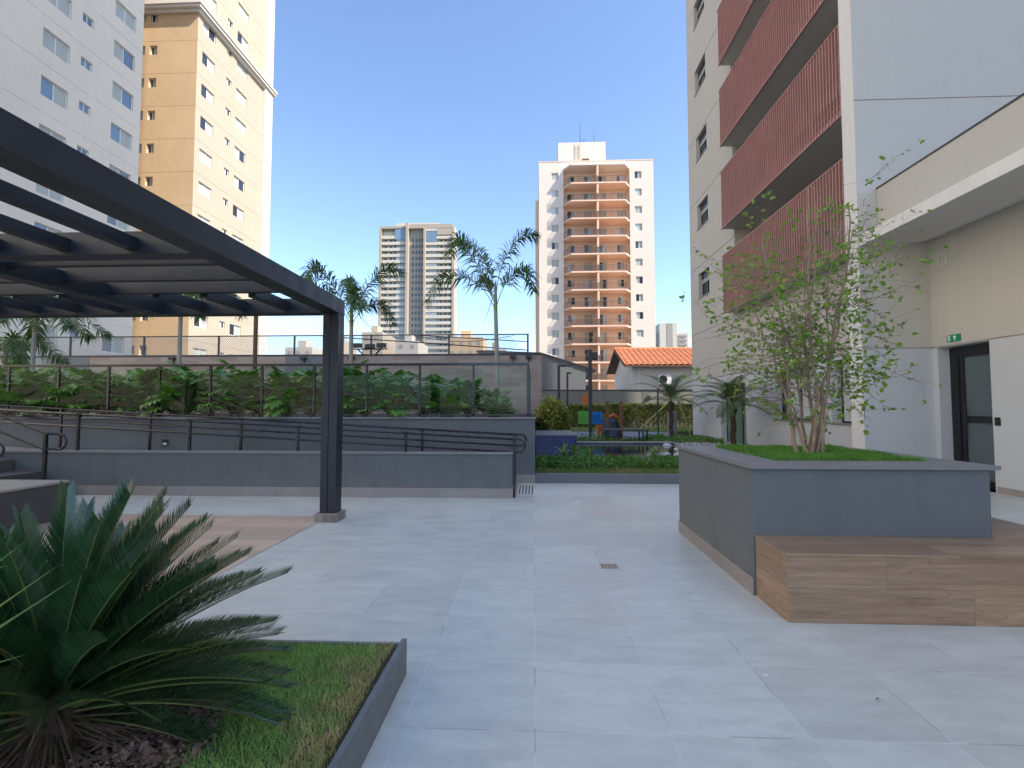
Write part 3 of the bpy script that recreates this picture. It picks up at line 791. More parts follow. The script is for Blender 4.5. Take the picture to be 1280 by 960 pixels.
for k in range(28):
    z = 90.3-3.17*k-1.55
    if z < 28: break
    for x in (-77.6, -74.8, -72.6): wf.box(x, x+1.2, 251.7, 251.8, z-1.5, z-.2)
    gl.box(-71.2, -65.9, 250.9 if k % 3 else 250.1, 251, z-1.6, z-.02)
    zz = z-.35
    for x in (-48.5, -46.2, -44.0): wf.box(x, x+1.2, 251.7, 251.8, zz-1.5, zz-.2)
    gl.box(-55.5, -49.8, 250.9 if k % 4 else 250.1, 251, zz-1.6, zz-.02)
    for x in (-63.2, -61.4, -59.8, -58.2): wf.box(x, x+.8, 251.9, 251.96, z-1.2, z+.4)
tag(wf.build('window', m_pane, ft), kind='stuff'); tag(gl.build('balcony_glazing', m_farglass, ft), kind='stuff')
a = MB(); a.box(-78.6, -72.0, 251.85, 251.98, 28, 93, skip=''); a.box(-49.6, -42.1, 251.85, 251.98, 28, 90, skip=''); a.build('window_wall', m_far, ft)
MB().box(-71.6, -65.9, 249.8, 251, 88.2, 93.8).build('penthouse_glass', m_paneblue, ft)
MB().box(-55.5, -50.0, 249.8, 251, 86.8, 92.5).build('penthouse_glass', m_paneblue, ft)
MB().box(-55.55, -49.9, 249.7, 252, 92.5, 93.9).build('penthouse_beam', m_far, ft)

# far right block
fb = thing('white_high_rise', (95, 350, 0), 'small white high-rise on the horizon between the balcony block and the grey tower', 'high-rise')
a = MB(); a.box(87.5, 99.5, 350, 365, 0, 60.7, skip='-z'); a.box(82, 87.5, 353, 365, 0, 55, skip='-z'); a.box(99.5, 108, 353, 365, 0, 54.5, skip='-z'); a.build('wall', m_far, fb)
a = MB(); a.box(92.5, 96.5, 349.8, 350, 0, 60.5); a.build('stair_panel', m_fargrey, fb)
a = MB()
for k in range(17):
    z = 53-3.1*k
    a.box(83, 86.5, 352.8, 353, z-1.6, z); a.box(101, 107, 352.0, 353, z-1.5, z-.1)
tag(a.build('window', m_fargrey, fb), kind='stuff')
# low city buildings on the horizon
def lowblock(x0, x1, y, z, m, label, rows=5):
    t = thing('city_building', ((x0+x1)/2, y, 0), label, 'building', 'low city buildings on the horizon')
    MB().box(x0, x1, y, y+14, 0, z, skip='-z').build('wall', m, t)
    a = MB(); n = max(2, int((x1-x0)/2.6)); 
    for r in range(rows):
        for i in range(n):
            xx = x0+(x1-x0)*(i+.3)/n; a.box(xx, xx+(x1-x0)*.35/n, y-.1, y, z-1.2-3*r-1.2, z-1.2-3*r)
    tag(a.build('window', m_fargrey, t), kind='stuff')
    MB().box(x0+(x1-x0)*.3, x0+(x1-x0)*.6, y+3, y+8, z, z+2.5).build('roof_house', m, t)
lowblock(-77, -68.5, 150, 20.2, m_far, 'cream city building just left of the pergola post, above the court wall')
lowblock(-70.5, -65, 165, 24.5, m_t2, 'taller cream city building touching the pergola post on its left')
lowblock(-53, -46.5, 150, 24.8, m_t2, 'beige city building behind the black floodlights')
lowblock(-42.5, -35.5, 150, 22.0, m_far, 'low white-roofed city building before the striped high-rise')
lowblock(-26, -15.5, 150, 23.0, m_ochre, 'ochre city building left of the tallest palm trunk')
lowblock(-15, -8.5, 150, 19.2, m_t2, 'low cream city building right of the tallest palm trunk')

# ================================================================== OWN BUILDING (right)
ob = thing('residential_tower', (12, 16, 0), 'grey beige residential tower with red slatted balconies on the right', 'apartment tower')
XF = 7.0; YN = 22.38; YS = 10.2
JZ = [2.64, 4.62, 7.45, 10.3, 13.15, 16.0, 19.0]
wtop = [7.12+2.96*k for k in range(0, 22)]
holes = [(20.02, 21.3, z-1.03, z) for z in wtop]
holes += [(12.75, 14.87, 1.12, 2.52), (10.85, 12.05, 1.1, 2.56), (16.85, 19.05, .16, 2.3)]
log = (10.6, 17.48, 4.72, 25.44)
lower = [h for h in holes if h[3] < 2.64]; upper = [h for h in holes if h[3] > 2.64]
a = MB(); wall_holes(a, 'x', XF, 10.6, YN, 0, 2.628, lower, .28, mi=0)
a.build('base_wall', m_lowwall, ob)
a = MB(); wall_holes(a, 'x', XF, 10.6, YN, 2.652, 80, upper+[log], .22, mi=0, groove=JZ[1:])
wall_holes(a, 'x', XF+.018, 10.6, YN, 2.6, 2.68, [], .02)
XE = 10.6
a.face([(XF, YN, 0), (XE, YN, 0), (XE, YN, 80), (XF, YN, 80)]); a.face([(XF, YS, 80), (XE, YS, 80), (XE, YN, 80), (XF, YN, 80)])
a.face([(XE, YS, 0), (XE, YN, 0), (XE, YN, 80), (XE, YS, 80)])
wall_holes(a, 'y', YS, 6.54, XE, 2.652, 80, [], .02, groove=[7.74, 13.6])
wall_holes(a, 'y', YS+.018, 6.56, 7.9, 2.6, 2.68, [], .02)
a.build('wall', m_beigewall, ob)
a = MB(); wall_holes(a, 'y', YS, 6.54, 7.9, 0, 2.628, [], .02); a.build('base_wall', m_lowwall, ob)
a = MB(); a.box(6.537, 7.0, 10.2215, 10.6, 0, 80, skip='-z'); a.face([(6.54, 10.2, 0), (6.54, 10.2215, 0), (6.54, 10.2215, 80), (6.54, 10.2, 80)]); a.build('corner_pilaster', m_white, ob)
# loggia interior
a = MB(); XB = 8.5
a.face([(XB, 10.6, 4.7), (XB, 17.48, 4.7), (XB, 17.48, 25.5), (XB, 10.6, 25.5)]); a.face([(XF, 17.475, 4.72), (XB, 17.475, 4.72), (XB, 17.475, 25.5), (XF, 17.475, 25.5)])
a.face([(XF, 10.603, 4.72), (XB, 10.603, 4.72), (XB, 10.603, 25.5), (XF, 10.603, 25.5)]); a.face([(6.6, 10.6, 25.45), (XB, 10.6, 25.45), (XB, 17.48, 25.45), (6.6, 17.48, 25.45)])
a.build('loggia_wall', m_beigewall, ob)
for k in range(7):
    z = 4.72+2.96*k
    s = MB(); s.wbox(6.585, XB-.01, 10.62, 17.46, z+.02, z+.16); s.build('balcony_slab', m_soffit, ob)
    s = MB(); s.wbox(XB-.12, XB-.03, 11.5, 16.8, z+.2, z+2.4); dd = s.build('balcony_door', m_black, ob)
    s = MB(); [s.box(XB-.135, XB-.122, 11.6+1.3*i, 12.75+1.3*i, z+.3, z+2.3) for i in range(4)]; s.build('pane', m_pane, dd)
    s = MB(); y = 10.63
    while y < 17.44:
        dx = .0
        s.box(6.545, 6.585, y, y+.034, z+.03, z+2.0, 0); y += .118
    s.box(6.546, 6.582, 10.62, 17.47, z, z+.03, 1); s.box(6.546, 6.582, 10.62, 17.47, z+2.0, z+2.03, 1)
    for zz in (.3, 1.0, 1.7): s.box(6.622, 6.65, 10.62, 17.47, z+zz, z+zz+.05, 0)
    for i in range(7): s.box(6.582, 6.63, 10.66+1.12*i, 10.71+1.12*i, z+.03, z+2.0, 0)
    s.build('slatted_screen', [m_slat, m_slatrim, m_slat], ob)
def ownwin(y0, y1, z0, z1, depth, curtain=False):
    s = MB(); x = XF+depth-.06; f = .045
    s.box(x, x+.05, y0, y1, z0, z0+f); s.box(x, x+.05, y0, y1, z1-f, z1); s.box(x, x+.05, y0, y0+f, z0+f, z1-f); s.box(x, x+.05, y1-f, y1, z0+f, z1-f)
    mid = (y0+y1)/2; s.box(x-.008, x+.045, mid-.025, mid+.025, z0+f, z1-f)
    if not curtain: s.box(x-.03, x+.03, y0+.01, y1-.01, z1-.24, z1-.005)
    wq = s.build('window', m_black, ob)
    if curtain:
        s = MB(); s.box(x+.02, x+.03, y0+f, mid+.62, z0+f, z1-f, 1); s.box(x+.02, x+.03, mid+.62, y1-f, z0+f, z1-f, 0)
    else:
        s = MB(); s.box(x+.02, x+.03, y0+f, y1-f, z0+f, z1-.24, 0); s.box(x-.012, x+.018, y0+f, y1-f, z1-.42, z1-.24, 2)
    s.build('pane', [m_pane, m_curtain, m_shutter], wq)
    if z0 > .5:
        s = MB(); s.box(XF-.03, XF+depth-.06, y0-.04, y1+.04, z0-.035, z0+.002); s.build('sill', m_cope, wq)
for h in holes[:8]: ownwin(h[0], h[1], h[2], h[3], .22)
ownwin(12.75, 14.87, 1.12, 2.52, .28, True); ownwin(10.85, 12.05, 1.1, 2.56, .28, True)
# glazed garden door
s = MB(); x = XF+.2
for yy in (16.87, 17.6, 18.35, 19.0): s.box(x, x+.05, yy-.02, yy+.05, .16, 2.3)
s.box(x, x+.05, 16.86, 19.05, 2.22, 2.3); gd = s.build('garden_door', m_black, ob)
s = MB(); s.box(x+.02, x+.03, 16.9, 19.0, .17, 2.22, 0); s.build('pane', panemat('greenish_glass', (.12, .19, .14), .1, .8), gd)
MB().box(XF-.012, XF-.002, 10.6, 16.84, 0, .27).build('skirting', m_skirt, ob); MB().box(XF-.012, XF-.002, 19.06, YN, 0, .30).build('skirting', m_skirt, ob)
MB().box(6.52, 6.536, 10.19, 10.6, 0, .12).build('skirting', m_skirt, ob)
# podium side wall with the door
a = MB(); wall_holes(a, 'x', 7.9, -8, YS, 0, 2.628, [(8.97, 10.08, 0, 2.6275)], .3); a.build('podium_base_wall', m_lowwall, ob)
a = MB(); wall_holes(a, 'x', 7.9, -8, YS, 2.652, 4.8, [], .3); wall_holes(a, 'x', 7.918, -8, YS, 2.6285, 2.6515, [], .02); a.box(7.92, 8.2, 8.97, 10.08, 2.629, 2.651)
a.build('podium_wall', m_beigewall, ob)
a = MB(); a.box(7.887, 7.899, -8, 8.93, 0, .11); a.box(7.887, 7.899, 10.12, YS, 0, .11); a.build('skirting', m_skirt, ob)
a = MB(); a.box(6.55, 7.45, -8, YS-.005, 4.71, 4.93, 0); a.build('canopy', [m_canopy], ob)
a = MB(); a.box(6.60, 7.44, -8, YS-.006, 4.705, 4.709, 0); a.build('canopy_soffit', m_soffit, ob)
a = MB(); a.face([(7.45, -8, 4.74), (7.9, -8, 4.80), (7.9, YS-.005, 4.80), (7.45, YS-.005, 4.74)]); a.build('canopy_soffit', m_white, ob)
a = MB(); a.box(6.93, 7.13, -8, YS-.005, 4.931, 5.87); a.build('parapet', m_beigewall, ob)
a = MB(); a.box(6.915, 7.145, -8, YS-.005, 5.87, 5.90); a.build('parapet_flashing', m_flash, ob)
a = MB(); a.box(7.13, 12, -8, YS-.005, 4.94, 5.4); a.build('podium_roof', m_conc, ob)
# podium mass, and a tall unseen block added to shade the boundary wall
a = MB(); a.box(8.25, 26, -14, YS-.01, 0, 4.9, skip='-z'); a.box(XE+.01, 32.9, YS, YN, 0, 40, skip='-z'); a.build('podium_and_shade_block', m_beigewall, ob)
shade_tower = thing('apartment_tower', (66, -15, 0), 'tall unseen white tower added east of the court to block the sun', 'apartment tower')
a = MB(); a.box(60, 75, -46, -4, 0, 92, skip='-z'); a.build('wall', m_t1, shade_tower)  # out-of-view tower added as a sun blocker for the court
# door
dr = MB(); x = 8.17
dr.box(x-.05, x+.04, 9.90, 10.08, 0, 2.60); dr.box(x-.05, x+.04, 8.97, 9.03, 0, 2.60); dr.box(x-.05, x+.04, 9.03, 9.90, 2.42, 2.60); dr.box(x-.05, x+.04, 9.03, 9.9, 0, .14)
dr.box(x-.03, x+.03, 9.80, 9.90, .14, 2.42); dr.box(x-.04, x+.03, 9.03, 9.80, 1.18, 1.30); dr.box(x-.03, x+.03, 9.03, 9.08, .14, 2.42)
d = dr.build('entrance_door', m_black, ob)
a = MB(); a.box(x-.005, x+.005, 9.08, 9.8, .14, 1.18); a.box(x-.005, x+.005, 9.08, 9.8, 1.30, 2.42); a.build('pane', m_doorglass, d)
a = MB(); a.tube([(x-.075, 9.75, .9), (x-.075, 9.75, 1.6)], .014, 8); a.build('handle', m_black, d)
# exit sign
es = thing('exit_sign', (7.89, 9.66, 2.72), 'small green exit sign with white running figure and arrow above the door', 'sign')
MB().box(7.878, 7.897, 9.53, 9.83, 2.70, 2.83).build('plate', m_signgreen, es)
a = MB(); X = 7.874
# running figure (u increases toward +y i.e. to the left in view)
def sq(y0, y1, z0, z1): a.box(X, X+.003, y0, y1, z0, z1)
sq(9.745, 9.80, 2.715, 2.815)
a.build('door_symbol', m_signwhite, es)
a = MB(); X = 7.872
a.tube([(X, 9.765, 2.80), (X-.001, 9.765, 2.80)], .009, 8)
for p, q in (((9.768, 2.788), (9.776, 2.756)), ((9.776, 2.756), (9.758, 2.742)), ((9.758, 2.742), (9.766, 2.722)), ((9.776, 2.756), (9.79, 2.738)), ((9.79, 2.738), (9.797, 2.742)), ((9.77, 2.783), (9.752, 2.776)), ((9.77, 2.783), (9.788, 2.772))):
    a.tube([(X, *p), (X, *q)], .0035, 5)
a.build('running_figure', m_signgreen, es)
a = MB(); X = 7.876
a.face([(X, 9.645, 2.815), (X, 9.60, 2.775), (X, 9.69, 2.775)]); a.face([(X, 9.66, 2.775), (X, 9.63, 2.775), (X, 9.63, 2.72), (X, 9.66, 2.72)])
a.face([(X, 9.735, 2.812), (X, 9.705, 2.812), (X, 9.705, 2.72), (X, 9.735, 2.72)]) if False else None
a.build('arrow', m_signwhite, es)
rg = MB(); rg.tube([(7.885, 9.86+.1*math.cos(q), 4.30+.115*math.sin(q)) for q in [2*math.pi*i/28 for i in range(29)]], .014, 6)
tag(rg.build('wall_ring', m_acwhite, smooth=True), 'small white ring fixed high on the wall above the door', 'ring')
sp = thing('switch_plate', (7.89, 8.86, 1.2), 'small dark plate on the pale wall right of the door', 'plate')
MB().wbox(7.882, 7.898, 8.82, 8.92, 1.15, 1.29).build('plate', m_black, sp, bevel=.003)
MB().box(7.876, 7.882, 8.85, 8.89, 1.19, 1.25).build('button', m_darkmetal, sp)

# ================================================================== PERGOLA
pg = thing('pergola', (-2.65, 6.4, 0), 'large charcoal steel pergola with heavy beams and thin rafters at left', 'pergola')
MB().wbox(-2.75, -2.54, -4.0, 6.52, 2.69, 2.885).build('edge_beam', m_steel, pg, bevel=.004)
a = MB(); a.wbox(-12, -2.752, 6.32, 6.52, 2.69, 2.884); a.build('cross_beam', m_steel, pg, bevel=.004)
a = MB(); a.wbox(-12, -2.752, 3.82, 3.98, 2.69, 2.88); a.build('cross_beam', m_steel, pg, bevel=.004)
a = MB(); a.wbox(-12, -2.752, 1.2, 1.36, 2.69, 2.88); a.build('cross_beam', m_steel, pg, bevel=.004)
for y in (4.35, 4.9, 5.45): MB().wbox(-12, -2.753, y, y+.075, 2.765, 2.912).build('joist', m_steel, pg, bevel=.003)
for i in range(14):
    x = -3.2-.57*i
    MB().wbox(x-.09, x, 1.36, 3.82, 2.725, 2.825).build('rafter', m_steel, pg, bevel=.003)
    if abs(x+4.91) > .1: MB().wbox(x-.09, x, 5.53, 6.32, 2.725, 2.845).build('rafter', m_steel, pg, bevel=.003)
for x in (-4.9, -7.5): MB().wbox(x-.2, x, 1.37, 3.815, 2.691, 2.882).build('longitudinal_beam', m_steel, pg, bevel=.003); MB().wbox(x-.2, x, 3.985, 6.315, 2.691, 2.882).build('longitudinal_beam', m_steel, pg, bevel=.003)
def ppost(x, y):
    a = MB(); a.wbox(x, x+.092, y, y+.2, .105, 2.69); a.wbox(x+.1, x+.205, y, y+.2, .105, 2.69); a.wbox(x+.09, x+.102, y+.012, y+.19, .105, 2.69)
    p = a.build('post', m_steel, pg, bevel=.003)
    MB().wbox(x-.045, x+.25, y-.05, y+.25, 0, .107).build('post_base', m_basestone, p, bevel=.004)
ppost(-2.75, 6.32); ppost(-2.75, -3.6); ppost(-9.5, 6.32); ppost(-9.5, -3.6)

# ================================================================== PLANTER + BENCH
pt = thing('tree_planter', (2.6, 5, 0), 'large raised dark grey planter with granite coping holding the tree', 'planter')
px0, px1, py0, py1 = 1.70, 3.49, 4.01, 6.0
a = MB(); a.wbox(px0, px1, py0, py1, 0, .975); a.build('wall_body', m_dgrey2, pt, bevel=.004)
ix0, ix1, iy0, iy1 = 2.04, 3.28, 4.33, 5.75
a = MB(); cx0, cx1, cy0, cy1 = px0-.03, px1+.06, py0-.03, py1+.03
z0, z1 = .977, 1.008
out_ = [(cx0, cy0), (cx1, cy0), (cx1, cy1), (cx0, cy1)]; inn = [(ix0, iy0), (ix1, iy0), (ix1, iy1), (ix0, iy1)]
for i in range(4):
    j = (i+1) % 4
    a.face([(*out_[i], z1), (*out_[j], z1), (*inn[j], z1), (*inn[i], z1)]); a.face([(*out_[i], z0), (*out_[j], z0), (*out_[j], z1), (*out_[i], z1)])
    a.face([(*inn[i], z0), (*inn[j], z0), (*inn[j], z1), (*inn[i], z1)]); a.face([(*out_[i], z0), (*out_[j], z0), (*inn[j], z0), (*inn[i], z0)])
a.build('coping', m_cope, pt)
MB().wbox(px0-.012, px0, py0+.0, py1+.005, 0, .13).build('skirting', m_skirt, pt, bevel=.002)
a = MB(); a.face([(ix0, iy0, 1.0), (ix1, iy0, 1.0), (ix1, iy1, 1.0), (ix0, iy1, 1.0)]); a.build('soil', m_under, pt)
bn = thing('wood_look_bench', (3, 3.75, 0), 'wide wood-look tiled bench wrapping the front of the planter', 'bench')
MB().wbox(px0+.012, 5.2, 3.52, 4.0, 0, .445).build('front', m_bench, bn, bevel=.002)
a = MB(); a.wbox(px0+.006, 5.2, 3.512, 4.002, .446, .463); a.build('seat', m_benchtop, bn, bevel=.002)
MB().wbox(3.5, 4.13, 4.005, 6.0, 0, .445).build('side', m_bench, bn)
MB().wbox(3.5, 4.135, 4.004, 6.005, .446, .4625).build('seat', m_benchtop, bn, bevel=.002)

def blades(n, area, h, w_, mat, name, z, inside=None, bend=.5, rng=None, zfun=None):
    rng = rng or random.Random(1); a = MB()
    x0, x1, y0, y1 = area
    V = a.v; Fc = a.f; MI = a.mi; UV = a.uv
    k = 0
    while k < n:
        x, y = rng.uniform(x0, x1), rng.uniform(y0, y1)
        if inside and not inside(x, y, rng): k += 1; continue
        k += 1
        zz = zfun(x, y) if zfun else z
        hh = h*rng.uniform(.5, 1.25); t = rng.uniform(0, 6.283); ww = w_*rng.uniform(.7, 1.3)
        cx, cy = math.cos(t)*ww, math.sin(t)*ww
        la = rng.uniform(0, 6.283); ln = hh*bend*rng.uniform(.1, 1.3); lx, ly = math.cos(la)*ln, math.sin(la)*ln
        b = len(V)
        V += [(x-cx, y-cy, zz), (x+cx, y+cy, zz), (x+cx*.7+lx*.35, y+cy*.7+ly*.35, zz+hh*.6), (x-cx*.7+lx*.35, y-cy*.7+ly*.35, zz+hh*.6), (x+lx, y+ly, zz+hh)]
        Fc += [(b, b+1, b+2, b+3), (b+3, b+2, b+4)]; MI += [0, 0]; UV += [[(0, 0)]*4, [(0, 0)]*3]
    return a.build(name, mat)
g = blades(26000, (ix0-.005, ix1+.01, iy0-.005, iy1), .042, .0022, m_grass, 'grass', 1.0, rng=random.Random(4), zfun=lambda x, y: 1.0+.02*mnoise.noise(Vector((x*3, y*3, 0))))
tag(g, 'bright green short grass filling the raised planter', 'grass', kind='stuff')

# ------------------------------------------------------------------ planter tree
def tree_multi(base, seed):
    rng = random.Random(seed); root = thing('multi_stem_tree', base, 'slender multi-stem tree with sparse light leaves in the raised planter', 'tree')
    tr = MB(); tw = MB(); lf = MB(); bx, by, bz = base
    tips = []
    def leaf(p, d, s, clump=True):
        d = d.normalized(); side = d.cross(Vector((rng.uniform(-1, 1), rng.uniform(-1, 1), rng.uniform(-.2, 1)))).normalized()
        nrm = side.cross(d)
        q = [p, p+d*s*.35+side*s*.27-nrm*s*.05, p+d*s*.7+side*s*.22, p+d*s-nrm*s*.12, p+d*s*.7-side*s*.22, p+d*s*.35-side*s*.27-nrm*s*.05]
        lf.face([q[0], q[1], q[2], q[3]]); lf.f.pop(); lf.mi.pop(); lf.uv.pop()
        b = len(lf.v)-4; lf.v += [tuple(q[4]), tuple(q[5])]
        lf.f += [(b, b+1, b+2, b+3), (b, b+3, b+4, b+5)]; lf.mi += [0, 0]; lf.uv += [[(0, 0)]*4]*2
    def twig(p, d, L, r, dep):
        n = 4; pts = [p]; q = p.copy(); dd = d.copy()
        for i in range(n):
            dd = (dd+Vector((rng.gauss(0, .22), rng.gauss(0, .22), rng.gauss(.0, .16)))).normalized()
            q = q+dd*L/n; pts.append(q.copy())
        tw.tube(pts, [r*(1-.75*i/n) for i in range(n+1)], 4 if r < .006 else 5, cap=False)
        if dep > 0:
            for k in range(rng.choice((2, 3, 4))):
                i = rng.randint(1, n); nd = (dd*.6+Vector((rng.gauss(0, .8), rng.gauss(0, .8), rng.gauss(.12, .5)))).normalized()
                twig(pts[i], nd, L*rng.uniform(.5, .8), r*.6, dep-1)
        dens = 1 if pts[-1].z < 2.9 else .6
        if dep <= 1:
            for i in range(1, n+1):
                for _ in range(1 if dep else 2):
                    if rng.random() < .24*dens:
                        leaf(pts[i], dd*.4+Vector((rng.gauss(0, .7), rng.gauss(0, .7), rng.gauss(-.35, .4))), rng.uniform(.028, .052))
            if dep == 0 and rng.random() < .42*dens:
                for _ in range(3): leaf(pts[-1], dd*.6+Vector((rng.gauss(0, .7), rng.gauss(0, .7), rng.gauss(-.2, .5))), rng.uniform(.035, .062))
    stems = [(-.09, .0, -.42, 2.0, .027), (-.03, .08, -.20, 2.35, .022), (.0, -.04, -.05, 2.6, .026), (.02, .06, .10, 2.5, .022), (.10, .0, .26, 2.45, .027), (-.04, -.08, -.62, 1.8, .019), (.08, .05, .42, 2.2, .02), (-.01, .03, -.32, 2.1, .015), (.05, -.05, .16, 2.3, .015), (.02, .09, -.12, 2.2, .013), (-.08, .02, -.30, 1.6, .014)]
    for sx, sy, lean, hh, r in stems:
        n = 14; pts = []; rr = []
        yl = rng.uniform(-.25, .3); ph = rng.uniform(0, 6); w1 = 0
        for i in range(n+1):
            t = i/n; w1 += rng.gauss(0, .02)
            spread = (t**1.25)
            if i == 1: spread += .03
            pts.append(Vector((bx+sx+lean*spread*1.0+.035*math.sin(ph+t*7)+w1, by+sy+yl*spread+.03*math.cos(ph+t*6), bz-.03+hh*t)))
            rr.append(r*(1-.72*t)*rng.uniform(.93, 1.08))
        tr.tube(pts, [q_*.78 for q_ in rr], 8, cap=False)
        for i in range(3, n+1):
            t = i/n
            for _ in range(2 if 5 < i < 12 else 1):
                if rng.random() < (.35 if i < 5 else .62):
                    az = rng.uniform(0, 6.283); out = Vector((math.cos(az)*1.05+(lean*.8), math.sin(az)*.9, rng.uniform(-.08, .55))).normalized()
                    L = (rng.uniform(.32, .72) if i < 11 else rng.uniform(.3, .55))*(1-.2*abs(t-.6))
                    twig(pts[i], out, L, rr[i]*.26+.001, 2)
    # long low branch to the left, as in the photo
    for z, dx, L in ((.35, -1, .55), (.75, -1.1, .9), (1.1, -1.2, 1.0), (.95, 1.2, .7), (.5, 1, .55), (1.45, 1.1, .75), (1.8, 1.2, .8), (1.5, -1.2, .95), (1.75, -1.2, .95)):
        twig(Vector((bx+.12*dx, by+rng.uniform(-.1, .1), bz+z)), Vector((dx, rng.uniform(-.4, .3), .12)), L*.62, .006, 2)
    # heavier leafy sprigs on the right side
    for _ in range(20):
        p = Vector((bx+rng.uniform(.2, .6), by+rng.uniform(-.3, .25), bz+rng.uniform(.45, 1.55)))
        twig(p, Vector((rng.uniform(-.3, 1), rng.uniform(-.5, .5), rng.uniform(-.7, .1))), .26, .004, 1)
        for _ in range(7): leaf(p+Vector((rng.gauss(0, .07), rng.gauss(0, .07), rng.gauss(0, .07))), Vector((rng.gauss(0, 1), rng.gauss(0, 1), rng.gauss(-.5, .5))), rng.uniform(.04, .075))
    tr.build('trunk', m_bark, root, smooth=True); tw.build('twigs', m_twig, root, smooth=True); lf.build('crown', m_tree, root)
    return root
tree_multi((2.68, 4.95, 1.0), 21)

# ------------------------------------------------------------------ palms
def frond(mb, rib, pts, rng, n=80, ll=.34, wd=.016, plume=True, bare=.12, droop=.5, vee=.5, thick=.012, mi=0):
    """pts: control polyline of rachis (Vectors)"""
    P = [Vector(p) for p in pts]
    # resample catmull-rom
    def cr(t):
        k = min(int(t*(len(P)-1)), len(P)-2); f = t*(len(P)-1)-k
        p0, p1, p2, p3 = P[max(k-1, 0)], P[k], P[k+1], P[min(k+2, len(P)-1)]
        return .5*((2*p1)+(p2-p0)*f+(2*p0-5*p1+4*p2-p3)*f*f+(-p0+3*p1-3*p2+p3)*f**3)
    m = 14; C = [cr(i/m) for i in range(m+1)]
    rib.tube(C, [thick*(1-.8*i/m) for i in range(m+1)], 5, cap=False)
    for i in range(n):
        t = bare+(1-bare)*(i+rng.random()*.6)/n
        t = min(t, .999); p = cr(t); d = (cr(min(t+.02, 1))-cr(max(t-.02, 0))).normalized()
        side = d.cross(Vector((0, 0, 1)));
        if side.length < .05: side = d.cross(Vector((0, 1, 0)))
        side.normalize(); up = side.cross(d)
        s = 1 if i % 2 else -1
        L = ll*(.45+.75*math.sin(math.pi*min(1, .12+t*.86)))*rng.uniform(.85, 1.12)
        if plume:
            a = rng.uniform(-.9, 1.6); dirn = side*s*math.cos(a)+up*math.sin(a)*.9+d*rng.uniform(.45, .9)
        else:
            dirn = side*s+up*vee*rng.uniform(.85, 1.15)+d*(.55+.6*t)
        dirn.normalize()
        wv = dirn.cross(up if abs(dirn.dot(up)) < .9 else side).normalized()*wd
        q1 = p+dirn*L*.45; q2 = p+dirn*L+Vector((0, 0, -1))*L*droop*rng.uniform(.6, 1.2)
        b = len(mb.v); mb.v += [tuple(p-wv*.5), tuple(p+wv*.5), tuple(q1+wv), tuple(q1-wv), tuple(q2)]
        mb.f += [(b, b+1, b+2, b+3), (b+3, b+2, b+4)]; mb.mi += [mi, mi]; mb.uv += [[(0, 0)]*4, [(0, 0)]*3]

def feather_palm(loc, htr, fronds, label, seed, lean=0, spear=None):
    rng = random.Random(seed); t = thing('feather_palm', loc, label, 'palm tree', 'feather palms in the raised bed')
    x, y, z = loc
    a = MB(); n = 16; pts = []; rr = []
    for i in range(n+1):
        k = i/n; pts.append((x+lean*k*k, y, z+htr*k)); rr.append((.062-.012*k+(.075*math.exp(-k*16)))*(1+.03*(i % 2)))
    a.tube(pts, rr, 12, cap=False); a.build('trunk', m_trunk, t, smooth=True)
    top = Vector((x+lean, y, z+htr))
    c = MB(); c.tube([top-Vector((0, 0, .02)), top+Vector((0, 0, .3)), top+Vector((0, 0, .75))], [.055, .045, .02], 10, cap=False); c.build('crownshaft', m_trunkg, t, smooth=True)
    c = MB(); c.tube([(x, y, z-.02), (x, y, z+.3), (x, y, z+.62)], [.14, .10, .075], 10); c.build('trunk_boot', m_trunkb, t)
    for fr_ in fronds:
        lf = MB(); rb = MB()
        frond(lf, rb, [top+Vector(p) for p in fr_], rng, n=150, ll=.40, wd=.020, droop=.5, bare=.26)
        f = lf.build('frond', m_palm, t); rb.build('rachis', m_trunkg, f, smooth=True)
    if spear:
        s = MB(); s.tube([top+Vector((0, 0, .5)), top+Vector(spear)], [.012, .004], 5); s.build('spear_leaf', m_palm, t)
    return t
S = .0209
def fp(*pts):      # frond points given as (right, up, towards) in metres
    return [(p[0], -p[2] if len(p) > 2 else 0, p[1]) for p in pts]
feather_palm((-.97, 13, 1.2), 2.85, [
    fp((0, 0), (-.35, .55, .1), (-.9, .85, .2), (-1.45, .72, .3), (-1.75, .1, .35)),
    fp((0, .2), (-.25, .75, .1), (-.65, 1.45, .3), (-.95, 1.75, .5), (-1.1, 1.25, .75)),
    fp((0, .25), (-.1, .85, -.2), (-.4, 1.5, -.4), (-.75, 1.95, -.5), (-1.0, 1.9, -.5)),
    fp((0, .2), (.1, .9, .1), (.35, 1.5, .1), (.75, 1.95, .1), (1.1, 1.9, .1)),
    fp((0, 0), (.2, .5, .2), (.5, .85, .3), (.85, .92, .4), (1.0, .35, .5)),
    fp((0, .1), (-.2, .6, -.3), (-.4, 1.0, -.8), (-.4, 1.1, -1.2)),
], 'tallest feather palm, standing near the right end of the raised bed, frond drooping left', 5, lean=-.05, spear=(-.55, 2.25, 0))
